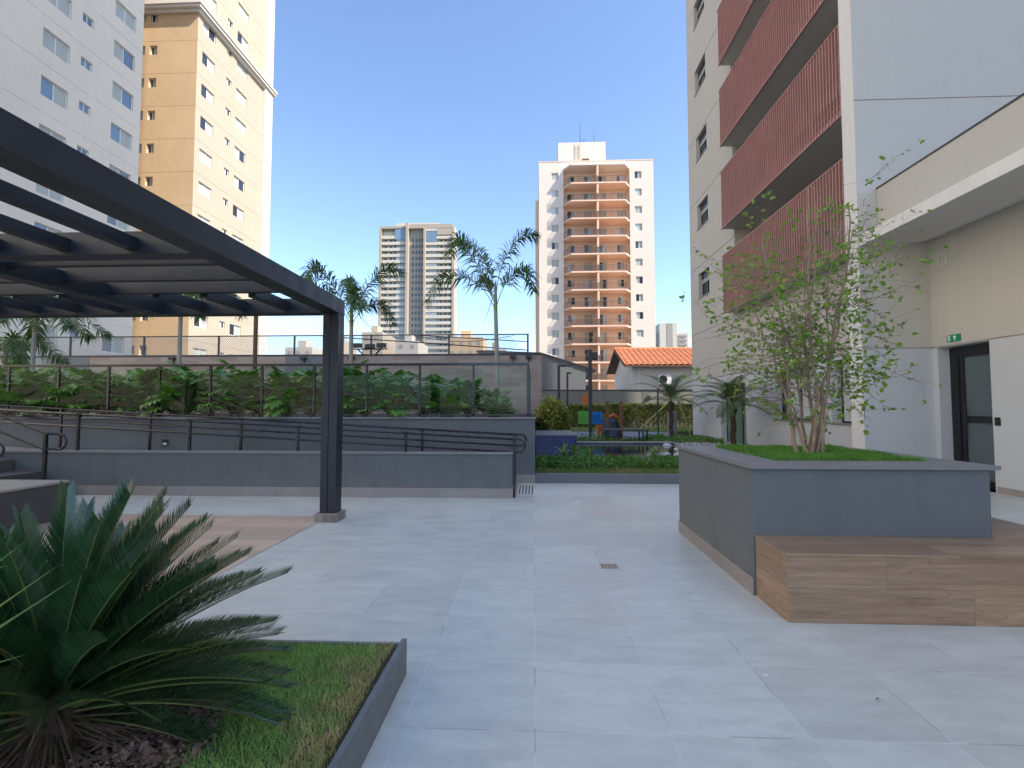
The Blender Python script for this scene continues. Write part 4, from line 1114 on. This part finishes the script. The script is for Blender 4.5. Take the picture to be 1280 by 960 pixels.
feather_palm((-4.88, 13, 1.2), 2.45, [
    fp((0, .1), (-.25, .7, .1), (-.55, 1.25, .5), (-.7, 1.3, .9), (-.75, .9, 1.1)),
    fp((0, 0), (-.35, .6, .1), (-.8, .95, .1), (-1.2, 1.1, .1), (-1.6, 1.0, .1)),
    fp((0, .1), (.25, .65, .1), (.6, 1.2, .1), (1.0, 1.5, .1), (1.4, 1.35, .1)),
    fp((0, 0), (.15, .45, .4), (.35, .65, .8), (.55, .5, 1.1), (.6, .2, 1.3)),
    fp((0, 0), (.2, .4, -.1), (.5, .6, -.2), (.85, .5, -.3), (1.05, .05, -.3)),
    fp((0, .2), (-.1, .8, -.3), (-.3, 1.3, -.6), (-.5, 1.4, -.9)),
], 'feather palm with bushy crown just right of the pergola post', 6, lean=-.0, spear=(.1, 1.95, 0))
gen = lambda r: [fp((0, 0), (.3*math.cos(q), .55, .3*math.sin(q)), (.8*math.cos(q), .85, .8*math.sin(q)), (1.3*math.cos(q), .7*r, 1.3*math.sin(q)), (1.6*math.cos(q), .1*r, 1.6*math.sin(q))) for q in [i*6.283/7+r for i in range(7)]]
feather_palm((-9.6, 13, 1.2), 2.9, gen(.8), 'feather palm seen under the pergola in front of the ochre tower, its crown hidden', 8, lean=0)
feather_palm((-13.75, 13, 1.2), 2.35, gen(.3), 'leftmost feather palm, fronds drooping below the pergola beam', 9, lean=.02)
feather_palm((-16.2, 14.5, 1.2), 1.5, gen(.55), 'feather palm at the left edge, only dark frond tips in view', 10)

# ------------------------------------------------------------------ philodendrons
def phil_mesh(seed, H=1.0, n=46):
    rng = random.Random(seed); lf = MB(); st = MB()
    for i in range(n):
        az = i*2.399+rng.uniform(-.3, .3); k = (i+.5)/n
        out = .12+.42*k*rng.uniform(.7, 1.1); z = H*(.95-.72*k)*rng.uniform(.85, 1.1)
        tip = Vector((math.cos(az)*out, math.sin(az)*out, max(.12, z)))
        mid = Vector((tip.x*.45, tip.y*.45, tip.z*.7))
        st.tube([(0, 0, .05), mid, tip], [.009, .007, .005], 4, cap=False)
        d = Vector((math.cos(az), math.sin(az), rng.uniform(-.5, .9))).normalized(); side = d.cross(Vector((0, 0, 1))).normalized(); up = side.cross(d)
        L = rng.uniform(.32, .46)
        def strip(p, q, w0, sag):
            m_ = (p+q)/2+up*.01; dd = (q-p).normalized(); wv = dd.cross(up).normalized()*w0
            qq = q-Vector((0, 0, sag))
            b = len(lf.v); lf.v += [tuple(p-wv*.5), tuple(p+wv*.5), tuple(m_+wv), tuple(m_-wv), tuple(qq)]
            lf.f += [(b, b+1, b+2, b+3), (b+3, b+2, b+4)]; lf.mi += [0, 0]; lf.uv += [[(0, 0)]*4, [(0, 0)]*3]
        strip(tip, tip+d*L, .02, .05)
        for j in range(6):
            f = j/6; p = tip+d*L*f*.85; ll = L*.58*(1-.45*f)*rng.uniform(.85, 1.1)
            for s in (-1, 1):
                q = p+(side*s*(1-.25*f)+d*(.15+.9*f-.35*(j == 0))+up*.12).normalized()*ll
                strip(p, q, .030+.012*(1-f), .04+.02*rng.random())
    a = lf.build('foliage', m_phil); b = st.build('stems', m_trunkg)
    r = a.data, b.data
    bpy.data.objects.remove(a); bpy.data.objects.remove(b); return r
pv = [phil_mesh(100+i, 1.0) for i in range(4)]
rng = random.Random(12)
for i in range(12):
    xm = -.13-1.075*(i+.5)
    for row, Yp in ((0, 10.35), (1, 11.6), (2, 10.95)):
        X = (xm+(.5 if row == 2 else 0))*Yp/9.83+rng.uniform(-.12, .12)
        if i == 0 and row == 2: continue
        if i == 0 and row == 0: s = .42
        elif i == 0: s = .62
        elif i == 1: s = .8
        elif i == 2: s = .9
        else: s = rng.uniform(.9, 1.1)
        lab = ('split-leaf philodendron close behind the %s glass pane from the right end' % ords[i], 'split-leaf philodendron in the back row behind the %s glass pane from the right end' % ords[i],
               'split-leaf philodendron in middle row behind post between %s and %s glass panes from right' % (ords[i-1], ords[i]))[row]
        t = thing('philodendron_shrub', (X, Yp+rng.uniform(-.12, .12), 1.2), lab, 'shrub', 'philodendrons in the raised bed')
        v = rng.choice(pv); t.rotation_euler = (0, 0, rng.uniform(0, 6.28)); t.scale = (s*1.12, s*1.12, s*1.02)
        inst('foliage', v[0], t, (0, 0, 0)); inst('stems', v[1], t, (0, 0, 0))
# pot-like small rosette at base of tall palm
def rosette(name, loc, n, L, wd, mat, label, cat, seed, elev=(.3, 1.2), droop=.35, group=None, thing_parent=None):
    rng = random.Random(seed); a = MB(); x, y, z = loc
    for i in range(n):
        az = i*2.399; el = rng.uniform(*elev); l = L*rng.uniform(.75, 1.1)
        d = Vector((math.cos(az)*math.cos(el), math.sin(az)*math.cos(el), math.sin(el))); side = d.cross(Vector((0, 0, 1))).normalized()*wd
        p = Vector(loc); m1 = p+d*l*.5; e = p+d*l-Vector((0, 0, l*droop))
        a.v += [tuple(p-side*.6), tuple(p+side*.6), tuple(m1+side), tuple(m1-side), tuple(e)]; b = len(a.v)-5
        a.f += [(b, b+1, b+2, b+3), (b+3, b+2, b+4)]; a.mi += [0, 0]; a.uv += [[(0, 0)]*4, [(0, 0)]*3]
    o = a.build(name, mat)
    # origin at base
    me = o.data
    for v in me.vertices: v.co -= Vector(loc)
    o.location = loc
    return tag(o, label, cat, group)
rosette('yucca_plant', (-.85, 11.0, 1.2), 26, .55, .03, m_yucca, 'pale rosette plant in the raised bed by the tallest palm', 'plant', 3)

# ================================================================== GARDEN
MB_k = MB().wbox(.012, 6.4, 9.72, 9.82, 0, .18); tag(MB_k.build('garden_kerb', m_kerb2, bevel=.006), 'grey kerb between the tiled court and the garden', 'kerb')
g = blades(15000, (.03, 6.0, 9.84, 10.75), .05, .004, m_lawn2, 'lawn_strip', .16, rng=random.Random(2)); tag(g, 'yellowish grass strip behind the garden kerb', 'grass', kind='stuff')
g = blades(16000, (.5, 9.6, 27.0, 31.2), .09, .012, m_lawn2, 'far_lawn', .2, rng=random.Random(22)); tag(g, 'sunlit lawn before the far hedge', 'grass', kind='stuff')
def leafmass(n, samp, size, mat, name, seed, flat=.3):
    rng = random.Random(seed); a = MB()
    for i in range(n):
        p = Vector(samp(rng)); s = size*rng.uniform(.6, 1.3)
        d = Vector((rng.gauss(0, 1), rng.gauss(0, 1), rng.gauss(.1, .6))).normalized(); sd = d.cross(Vector((rng.gauss(0, .4), rng.gauss(0, .4), 1))).normalized()*s*.28
        q = p+d*s
        b = len(a.v); m1 = p+d*s*.45+Vector((0, 0, s*.08)); a.v += [tuple(p), tuple(m1+sd), tuple(q), tuple(m1-sd)]
        a.f.append((b, b+1, b+2, b+3)); a.mi.append(0); a.uv.append([(0, 0)]*4)
    return a.build(name, mat)
def cov(rng):
    x = rng.uniform(.05, 6.2); y = rng.uniform(10.65, 12.3)
    h = .06+.09*(.5+mnoise.noise(Vector((x*1.7, y*2.2, 3))))+.05*mnoise.noise(Vector((x*6, y*6, 1)))
    ed = min(1, (y-10.6)/.25)
    return (x, y, .16+max(.02, h*ed)*rng.uniform(.3, 1.05)+.02)
tag(leafmass(20000, cov, .065, m_cover, 'ground_cover', 5), 'dense dark green ground cover in front of the pool', 'ground cover', kind='stuff')
def cov2(rng):
    x = rng.uniform(1.3, 6.6); y = rng.uniform(17.45, 18.6) if rng.random() < .6 else rng.uniform(18.6, 20.4)
    if y > 18.6: x = rng.uniform(4.4, 6.6)
    return (x, y, .18+rng.uniform(0, .16)*(1.2+mnoise.noise(Vector((x*2, y*2, 0)))))
tag(leafmass(7000, cov2, .08, m_cover, 'ground_cover', 6), 'low green planting along the far side of the pool', 'ground cover', kind='stuff')

# pool
o = MB(); o.face([(.03, 12.35, .235), (5.2, 12.35, .235), (5.2, 16.7, .235), (3.0, 17.1, .235), (.03, 17.1, .235)]); struct(o.build('pool_water', m_water), 'dark still water of the blue mosaic pool', 'water')
pb = thing('pool_edge', (2, 17.1, .1), 'pale stone edge and blue mosaic wall along the far side of the pool', 'pool')
a = MB(); a.wbox(1.25, 4.7, 17.12, 17.4, .10, .262); a.build('mosaic_wall', m_mosaic, pb)
a = MB(); a.wbox(1.25, 4.7, 17.09, 17.42, .262, .30); a.build('coping', m_stone, pb, bevel=.004)
a = MB(); a.wbox(.03, 5.2, 12.2, 12.36, .10, .245); a.build('near_coping', m_cope, pb)
bb = thing('mosaic_block', (.6, 14.6, .1), 'raised blue mosaic block with grey cap at the left of the pool', 'planter')
a = MB(); a.wbox(.03, 1.2, 14.3, 17.1, .1, .655); a.build('mosaic_wall', m_mosaic, bb)
a = MB(); a.wbox(.03, 1.22, 14.27, 17.12, .655, .69); a.build('coping', m_cope, bb, bevel=.004)

def bush(name, samp_c, r, n, size, mat, label, cat, seed):
    rng = random.Random(seed); cx, cy, cz = samp_c
    def f(rg):
        while 1:
            v = Vector((rg.gauss(0, 1), rg.gauss(0, 1), rg.gauss(0, 1))).normalized()
            rad = rg.uniform(.55, 1.0)*(1+.22*mnoise.noise(v*2.3+Vector((seed, 0, 0))))
            p = (cx+v.x*r[0]*rad, cy+v.y*r[1]*rad, cz+v.z*r[2]*rad)
            if p[2] > .18: return p
    o = leafmass(n, f, size, mat, name, seed); return tag(o, label, cat)
t = thing('croton_bush', (.62, 18.3, .2), 'round yellow-green bush behind the blue mosaic block', 'bush')
o = bush('foliage', (.62, 18.3, .98), (.66, .65, .85), 5200, .12, m_hedge, None, None, 3)
o.parent = t; o.matrix_parent_inverse = Matrix.Translation((-.62, -18.3, -.2))
s = MB()
for k in range(7): s.tube([(.62+.1*math.cos(k), 18.3+.1*math.sin(k), .16), (.62+.45*math.cos(k), 18.3+.4*math.sin(k), 1.3)], [.02, .008], 5)
s.build('stems', m_twig, t)
# hedge
def hs_(rng):
    x = rng.uniform(.6, 11.3); k = rng.random()
    top = 1.62+.13*mnoise.noise(Vector((x*2.3, 0, 0)))+.12*mnoise.noise(Vector((x*7, 1, 0)))
    z = .22+(top-.22)*rng.random()**.7; wdt = .45*(1-.25*(z/top)**2)
    y = 31.7+rng.choice((-1, -1, -1, 1))*wdt*rng.uniform(.6, 1.05)+.12*mnoise.noise(Vector((x*3, z*3, 5)))
    if rng.random() < .18: y = 31.7+rng.uniform(-.4, .4); z = top
    return (x, y, z)
t = thing('croton_hedge', (6, 31.7, .2), 'long yellow-green clipped hedge before the boundary wall', 'hedge')
o = leafmass(26000, hs_, .13, m_hedge, 'foliage', 9); o.parent = t; o.matrix_parent_inverse = Matrix.Translation((-6, -31.7, -.2))
s = MB()
for k in range(40):
    x = .7+k*.27; s.tube([(x, 31.7, .18), (x+.06, 31.75, 1.2)], [.025, .01], 5)
s.build('stems', m_twig, t)
# young palms
def young_palm(loc, htr, L, nf, label, seed):
    rng = random.Random(seed); x, y, z = loc; t = thing('young_palm', loc, label, 'palm tree', 'young palms by the pool')
    a = MB(); n = 14
    a.tube([(x+.02*math.sin(i), y, z+htr*i/n) for i in range(n+1)], [.075+.012*(i % 2)+(.05*max(0, (i-10)/4)) for i in range(n+1)], 9, cap=False); a.build('trunk', m_trunkb, t, smooth=False)
    top = Vector((x, y, z+htr))
    for i in range(nf):
        az = i*2.399+rng.uniform(-.2, .2); el = R(85)-R(75)*(i/nf)**1.0+rng.uniform(-.1, .1)
        l = L*rng.uniform(.85, 1.1); dx, dy = math.cos(az), math.sin(az)
        pts = []; p = top.copy(); e = el
        for k in range(6):
            pts.append(p.copy()); p = p+Vector((dx*math.cos(e), dy*math.cos(e), math.sin(e)))*l/5; e -= .27
        lf = MB(); rb = MB(); frond(lf, rb, pts, rng, n=80, ll=.30, wd=.009, plume=False, bare=.15, droop=.35, vee=.35, thick=.01)
        f = lf.build('frond', m_palm2, t); rb.build('rachis', m_trunkg, f)
young_palm((5.40, 20.0, .18), 1.5, 1.65, 20, 'young palm on gravel beside the pool, in front of the boundary wall', 31)
young_palm((5.93, 15.2, .18), 1.3, 1.35, 22, 'young palm in front of the grey tower facade beside the garden door', 33)

# small garden plants
spots = [(.75, 13.0, .5, 24, m_yucca, 'spiky pale plant standing in the pool before the blue block'), (2.2, 17.9, .62, 30, m_yucca, 'large rosette plant behind the pool at the foot of the lamp post'),
         (1.05, 13.5, .4, 18, m_cover, 'thin green rosette at the corner of the blue block'), (3.05, 12.9, .36, 18, m_yucca, 'yellow-green rosette at the near edge of the pool'), (1.35, 12.4, .4, 20, m_cover, 'dark rosette plant rising out of the ground cover'),
         (3.9, 13.3, .35, 18, m_yucca, 'pale rosette among the white boulders'), (6.25, 17.0, .35, 16, m_cover, 'small leafy plant at the foot of the tower wall'), (5.6, 13.4, .4, 18, m_cover, 'leafy plant hidden partly by the raised planter'), (4.7, 18.8, .5, 20, m_cover, 'dark leafy plant left of the young palm on gravel')]
for i, (x, y, L, n, m_, lab) in enumerate(spots):
    rosette('rosette_plant', (x, y, .22), n, L*1.15, .026, m_, lab, 'plant', 40+i, elev=(.35, 1.3), droop=.25, group='rosette plants round the pool')
# white boulders
def boulder(x, y, r, label, seed):
    rng = random.Random(seed); import bmesh
    bm = bmesh.new(); bmesh.ops.create_icosphere(bm, subdivisions=2, radius=r)
    for v in bm.verts: v.co *= 1+.22*mnoise.noise(v.co*2.5/r+Vector((seed*3., 0, 0))); v.co.z *= .6
    me = bpy.data.meshes.new('boulder'); bm.to_mesh(me); bm.free(); me.materials.append(m_gravel)
    o = bpy.data.objects.new('boulder', me); col.objects.link(o); o.location = (x, y, .2+r*.2); o.rotation_euler = (0, 0, seed)
    tag(o, label, 'rock', 'white boulders round the pool')
bl = [(3.0, 13.1, .11), (3.25, 13.0, .14), (3.45, 13.3, .12), (3.7, 13.1, .13), (3.15, 13.5, .1), (4.45, 14.3, .15), (4.75, 14.0, .13), (4.2, 14.9, .12), (4.3, 16.4, .16), (4.55, 15.6, .14)]
for i, (x, y, r) in enumerate(bl):
    boulder(x, y, r, 'white rounded boulder at the pool edge, one of the scattered pile', 50+i)
# gravel pebbles
a = MB(); rg = random.Random(8)
for i in range(900):
    x, y = rg.uniform(4.6, 6.9), rg.uniform(17.2, 20.5); r = rg.uniform(.03, .085)
    z = .19
    a.prism([(x+r*math.cos(q+i)*rg.uniform(.8, 1), y+r*math.sin(q+i)*rg.uniform(.8, 1)) for q in (0, 1.25, 2.5, 3.77, 5.0)], z, z+r*rg.uniform(.5, 1.1))
tag(a.build('pebbles', m_gravel), 'white pebbles scattered round the young palm', 'pebbles', kind='stuff')

# lamp posts
def lamp(name, loc, label, h, arm=0, w_=.05, head=False):
    x, y, z = loc; t = thing(name, loc, label, 'lamp post')
    MB().wbox(x-w_, x+w_, y-w_, y+w_, z, z+h).build('pole', m_black, t)
    if arm: MB().wbox(x-w_, x+arm, y-w_, y+w_, z+h, z+h+w_*1.4).build('arm', m_black, t); MB().wbox(x+arm*.45, x+arm-.02, y-w_*.7, y+w_*.7, z+h-.02, z+h-.001).build('lamp_head', m_shutterb, t)
    if head: MB().wbox(x+w_, x+.30, y-.09, y+.09, z+h-.42, z+h-.12).build('lamp_head', m_black, t, bevel=.02)
lamp('lamp_post', (2.23, 20, .18), 'thick black lamp post with small box head in front of the hedge', 3.62, w_=.07, head=True)
lamp('lamp_post', (.98, 20, .18), 'black lamp post with a short horizontal arm pointing right', 2.92, arm=.56, w_=.055)
a = thing('lamp_post', (1.36, 20.6, .18), 'thin plain black pole between the armed lamp post and the thick one', 'lamp post')
MB().wbox(1.32, 1.40, 20.56, 20.64, .18, 2.85).build('pole', m_black, a); MB().wbox(1.32, 1.52, 20.57, 20.63, 2.85, 2.93).build('lamp_head', m_black, a)

# playground
pgd = thing('playground_set', (2.7, 22, .18), 'playground climbing set with green, blue and orange panels and timber posts', 'playground')
a = MB(); a.wbox(1.93, 2.36, 22, 22.05, .76, 1.31, 0)
for i in range(4):
    for j in range(4):
        if (i*7+j*5) % 3: a.box(1.98+.09*i, 2.03+.09*i, 21.985, 21.998, .82+.12*j, .87+.12*j, 1)
a.build('green_panel', [m_green, paint('dark_green_cutout', (.03, .16, .02), .6, .05, 1, 0)], pgd)
a = MB(); a.wbox(2.46, 2.98, 22, 22.05, .75, 1.28, 0); a.box(2.6, 2.64, 21.985, 21.998, .85, 1.15, 1); a.box(2.78, 2.82, 21.985, 21.998, .95, 1.2, 1); a.box(2.6, 2.82, 21.985, 21.998, 1.02, 1.06, 1)
a.build('blue_panel', [m_blue, paint('dark_blue_cutout', (.005, .07, .28), .6, .05, 1, 0)], pgd)
a = MB(); a.wbox(2.72, 3.12, 21.8, 22.1, .28, .7); a.build('orange_box', m_orange, pgd, bevel=.03)
a = MB(); a.prism([(2.12+.23*math.cos(q), 22.2+.0) if False else (2.27+.17*math.cos(q), .0+.26*math.sin(q)) for q in [i*6.283/14 for i in range(14)]], 0, .05)
a.v = [(x, 22.3+z, 1.82+y*(1+.25*math.sin(x*40))) for x, y, z in a.v]; a.build('orange_disc', m_orange, pgd)
for x in (2.95, 3.50): MB().wbox(x-.06, x+.06, 20.3, 20.42, .18, 1.72).build('post', m_post, pgd)
a = MB(); a.face([(2.75, 19.9, .32), (3.42, 19.9, .32), (3.42, 21.2, 1.0), (2.85, 21.2, 1.0)]); a.face([(2.75, 19.9, .28), (3.42, 19.9, .28), (3.42, 21.2, .96), (2.85, 21.2, .96)])
for xa, xb in ((2.72, 2.83), (3.40, 3.42)): a.face([(xa, 19.9, .28), (xa, 19.9, .5), (xb, 21.2, 1.15), (xb, 21.2, .95)])
a.build('slide', paint('dark_green_slide', (.006, .012, .010), .4, .1, 2, 0), pgd)
a = MB(); a.tube([(3.1, 21, 1.06), (3.3, 21, 1.16), (3.45, 21, 1.04)], .07, 8); a.build('orange_handle', m_orange, pgd)
tb = thing('garden_table', (3.2, 17.9, .2), 'low dark slatted table with steel legs behind the pool', 'table')
a = MB()
for k in range(6): a.wbox(2.45, 4.05, 17.9+.19*k, 18.07+.19*k, .64, .68)
a.build('table_top', paint('dark_grey_board', (.05, .05, .055), .6, .1, 2, 0), tb)
for x in (3.72, 3.86, 4.0): MB().wbox(x-.02, x+.02, 17.92, 18.0, .2, .64).build('leg', m_black, tb)
MB().wbox(2.5, 2.55, 18.7, 18.78, .2, .64).build('leg', m_black, tb)
a = MB(); a.wbox(5.75, 6.1, 21.6, 21.9, .18, 1.35); tag(a.build('grey_bollard', m_conc, bevel=.02), 'square grey concrete pillar on the play area right of the young palm', 'pillar')
a = MB(); a.tube([(4.55, 22, .5), (6.0, 22.4, 1.75)], .03, 6); tag(a.build('support_stake', m_yellow), 'pale yellow slanting stake in front of the hedge', 'stake')
a = MB(); a.tube([(6.0, 21.0, 1.75), (6.5, 21, .2)], .025, 6); tag(a.build('support_stake', m_yellow), 'pale stake leaning against the young palm from the right', 'stake')
a = MB(); a.tube([(6.0, 24.5, .2), (6.0, 24.5, 2.4)], .04, 6); tag(a.build('garden_pole', m_black), 'thin dark pole behind the young palm crown', 'pole')

# ================================================================== FOREGROUND BED
kb = thing('granite_kerb', (-1.5, 2.7, 0), 'thin granite kerb edging the foreground lawn bed', 'kerb')
MB().wbox(-.728, -.70, .3, 2.76, 0, .19).build('side_kerb', m_kerb, kb, bevel=.002)
MB().wbox(-4.5, -.73, 2.735, 2.758, 0, .17).build('back_kerb', m_kerb, kb, bevel=.002)
o = MB()
nx, ny = 60, 50
def bedz(x, y): return .155+.02*mnoise.noise(Vector((x*2, y*2, 7)))-(.03 if x > -.76 else 0)
for i in range(nx):
    for j in range(ny):
        xa, xb = -4.5+3.77*i/nx, -4.5+3.77*(i+1)/nx; ya, yb = .3+2.43*j/ny, .3+2.43*(j+1)/ny
        o.face([(xa, ya, bedz(xa, ya)), (xb, ya, bedz(xb, ya)), (xb, yb, bedz(xb, yb)), (xa, yb, bedz(xa, yb))])
struct(o.build('bed_soil', paint('bed_soil', (.085, .075, .035), .95, .35, 12, 1., 60)), 'soil of the foreground bed', 'soil')
def inlawn(x, y, rg):
    # mulch ring around the cycad
    e = math.hypot((x+1.86)/.58, (y-1.86)/.62)+.12*mnoise.noise(Vector((x*4, y*4, 0)))
    if e < 1: return rg.random() < max(0, (e-.86)*2.)
    if x > -.765: return rg.random() < .25
    return True
g = blades(78000, (-2.6, -.735, 1.0, 2.73), .032, .0015, m_lawn, 'lawn', 0, inside=inlawn, bend=.9, rng=random.Random(5), zfun=lambda x, y: bedz(x, y)-.002)
tag(g, 'short lawn with dry straw patches beside the granite kerb', 'grass', kind='stuff')
a = MB(); rg = random.Random(15)
for i in range(5200):
    an = rg.uniform(0, 6.283); rr = math.sqrt(rg.random())*1.06
    x, y = -1.86+.58*rr*math.cos(an), 1.86+.62*rr*math.sin(an)
    if y < .75: continue
    s = rg.uniform(.006, .02); l = s*rg.uniform(1., 2.6)
    M_ = Matrix.Translation((x, y, bedz(x, y)+.004+rg.uniform(0, .022))) @ Matrix.Rotation(rg.uniform(0, 6.28), 4, 'Z') @ Matrix.Rotation(rg.gauss(0, .45), 4, 'X') @ Matrix.Rotation(rg.gauss(0, .45), 4, 'Y')
    h = rg.uniform(.002, .005); sk = rg.uniform(-.3, .3)*s
    c = [M_ @ Vector(p) for p in [(-l/2, -s/2+sk, -h), (l/2, -s/2*rg.uniform(.4, 1), -h), (l/2+sk, s/2, -h), (-l/2, s/2*rg.uniform(.4, 1), -h), (-l/2, -s/2+sk, h), (l/2, -s/2*.7, h), (l/2+sk, s/2, h), (-l/2, s/2*.7, h)]]
    b = len(a.v); a.v += [tuple(p) for p in c]
    for fc in [(0,3,2,1),(4,5,6,7),(0,1,5,4),(1,2,6,5),(2,3,7,6),(3,0,4,7)]: a.f.append(tuple(b+q for q in fc)); a.mi.append(0); a.uv.append([(0, 0)]*4)
tag(a.build('bark_mulch', m_chip), 'dark bark chip mulch under the cycad', 'mulch', kind='stuff')

def cycad(loc, seed):
    rng = random.Random(seed); x, y, z = loc; t = thing('cycad', loc, 'large dark green cycad with stiff feathery fronds in the foreground bed', 'cycad')
    a = MB(); a.tube([(x, y, z-.05), (x, y, z+.06), (x, y, z+.12), (x, y, z+.2)], [.09, .10, .095, .06], 14); a.build('trunk', m_trunkb, t)
    top = Vector((x, y, z+.22)); N = 112
    for i in range(N):
        k = i/N; az = i*2.39996+rng.uniform(-.12, .12)
        e = R(80)-R(84)*k**.78+rng.uniform(-.05, .05)
        if -1.9 < math.atan2(math.sin(az), math.cos(az)) < -.25 and e < R(28) and i % 4: continue
        L = (.74+.13*min(1, k*2.2)-.08*k)*rng.uniform(.93, 1.07); dx, dy = math.cos(az), math.sin(az)
        p = top+Vector((dx*.04, dy*.04, -.10*k)); pts = []; e2 = e
        for q in range(7):
            pts.append(p.copy()); p = p+Vector((dx*math.cos(e2), dy*math.cos(e2), math.sin(e2)))*L/6; e2 -= .055+.05*k
        lf = MB(); rb = MB()
        C = pts; n = 86
        up0 = Vector((0, 0, 1))
        def cr(tt):
            kk = min(int(tt*6), 5); f = tt*6-kk
            p0, p1, p2, p3 = C[max(kk-1, 0)], C[kk], C[kk+1], C[min(kk+2, 6)]
            return .5*((2*p1)+(p2-p0)*f+(2*p0-5*p1+4*p2-p3)*f*f+(-p0+3*p1-3*p2+p3)*f**3)
        CC = [cr(q/18) for q in range(19)]
        rb.tube(CC, [.0055*(1-.75*q/18) for q in range(19)], 5, cap=False)
        radial = Vector((dx, dy, 0)); side0 = Vector((-dy, dx, 0))
        roll = rng.gauss(0, .12)
        for j in range(n):
            tt = .10+.895*j/n; pp = cr(tt); d = (cr(min(1, tt+.02))-cr(max(0, tt-.02))).normalized()
            up = side0.cross(d)*-1
            if up.z < 0: up = -up
            l = .135*min(1, .25+tt*3.2)*(1 if tt < .6 else max(.28, 1-(tt-.6)*1.55))
            for s in (-1, 1):
                dirn = (side0*s*.72+up*(.72+roll*s)+d*(.75+.6*tt)+Vector((rng.gauss(0, .03), rng.gauss(0, .03), rng.gauss(0, .03)))).normalized()
                wv = dirn.cross(up).normalized(); wv = wv*.0036
                q1 = pp+dirn*l*.5; q2 = pp+dirn*l-up*l*.03+d*l*.10
                b = len(lf.v); lf.v += [tuple(pp-wv*.8), tuple(pp+wv*.8), tuple(q1+wv), tuple(q1-wv), tuple(q2)]
                lf.f += [(b, b+1, b+2, b+3), (b+3, b+2, b+4)]; lf.mi += [0, 0]; lf.uv += [[(0, 0)]*4, [(0, 0)]*3]
        f = lf.build('frond', m_cyc, t); rb.build('rib', m_cycrib, f, smooth=True)
    # old brown frond bases
    a = MB()
    for i in range(190):
        az = rng.uniform(0, 6.283); e = rng.uniform(-.75, .35); p = top+Vector((0, 0, -rng.uniform(.04, .2))); d = Vector((math.cos(az)*math.cos(e), math.sin(az)*math.cos(e), math.sin(e)))
        a.tube([p+d*.05, p+d*.15+Vector((0, 0, -.01)), p+d*rng.uniform(.18, .40)+Vector((0, 0, -.05))], [.008, .005, .002], 4, cap=False)
    a.build('old_stalks', m_cycold, t)
cycad((-1.82, 1.86, .155), 11)
# loose grass blades leaning in at left edge
a = MB()
for p in [((-1.75, 1.2, .2), (-1.45, 1.25, .62), (-1.22, 1.3, .78)), ((-1.8, 1.25, .2), (-1.6, 1.3, .7), (-1.42, 1.35, .86)), ((-1.8, 1.1, .3), (-1.5, 1.2, .55), (-1.3, 1.25, .6)), ((-1.7, 1.3, .2), (-1.55, 1.3, .62), (-1.25, 1.28, .82)), ((-1.8, 1.2, .3), (-1.5, 1.2, .8), (-1.3, 1.2, .84))]:
    P = [Vector(q)+Vector((0, 0, .22)) for q in p]; w_ = Vector((0, .2, 1)).normalized()*.006
    a.face([P[0]-w_, P[0]+w_, P[1]+w_, P[1]-w_]); a.face([P[1]-w_, P[1]+w_, P[2]])
tag(a.build('grass_tuft', leafmat('light_blade', (.06, .16, .04), (.10, .22, .06), .5, .3)), 'few long light green blades over the cycad at left edge', 'grass tuft')

# ================================================================== FLOOR DETAILS
dg = thing('floor_drain', (.68, 4.67, 0), 'small square worn metal floor drain in the middle of the court', 'drain')
MB().wbox(.60, .76, 4.60, 4.73, .001, .006).build('frame', m_brass, dg)
a = MB()
for i in range(5):
    for j in range(4): a.box(.612+.028*i, .628+.028*i, 4.61+.029*j, 4.622+.029*j, .0062, .0068)
a.build('slots', m_brownwood, dg)
sd = thing('slotted_drain', (-.15, 9.0, 0), 'slotted stone drain cover at the foot of the ramp', 'drain')
MB().wbox(-.30, .0, 8.35, 9.55, .001, .004).build('cover', m_floor, sd)
a = MB()
for i in range(5): a.box(-.27+.055*i, -.25+.055*i, 8.45, 9.4, .0042, .0048)
a.build('slots', m_black, sd)
a = MB(); a.prism([(.66+.07*math.cos(q), 7.75+.07*math.sin(q)) for q in [i*6.283/20 for i in range(20)]], .001, .012); tag(a.build('round_floor_plug', m_acwhite), 'small white round cap on the floor, farther than the metal drain', 'cap')
a = MB(); a.prism([(1.25+.014*math.cos(q), 2.83+.014*math.sin(q)) for q in [i*6.283/12 for i in range(12)]], .001, .005); tag(a.build('floor_stud', m_acwhite), 'tiny white stud on the floor tiles in front of the bench', 'stud')
rg = random.Random(77)
for i, (x, y, lab) in enumerate([(1.70, 2.62, 'small dark stain, shaped as a leaf, on the tiles in front of the bench'), (-6.2, 7.2, 'dark dry leaf on the floor in front of the low ramp wall')]):
    a = MB(); s = .014  # the one by the bench stands for a dark floor stain
    a.face([(x-s, y, .004), (x, y-s*.4, .012), (x+s, y, .005), (x, y+s*.4, .014)]); tag(a.build('floor_fleck', m_crinkle), lab, 'leaf')

# render settings
scene.render.engine = 'CYCLES'
scene.cycles.max_bounces = 7; scene.cycles.diffuse_bounces = 4; scene.cycles.transparent_max_bounces = 16
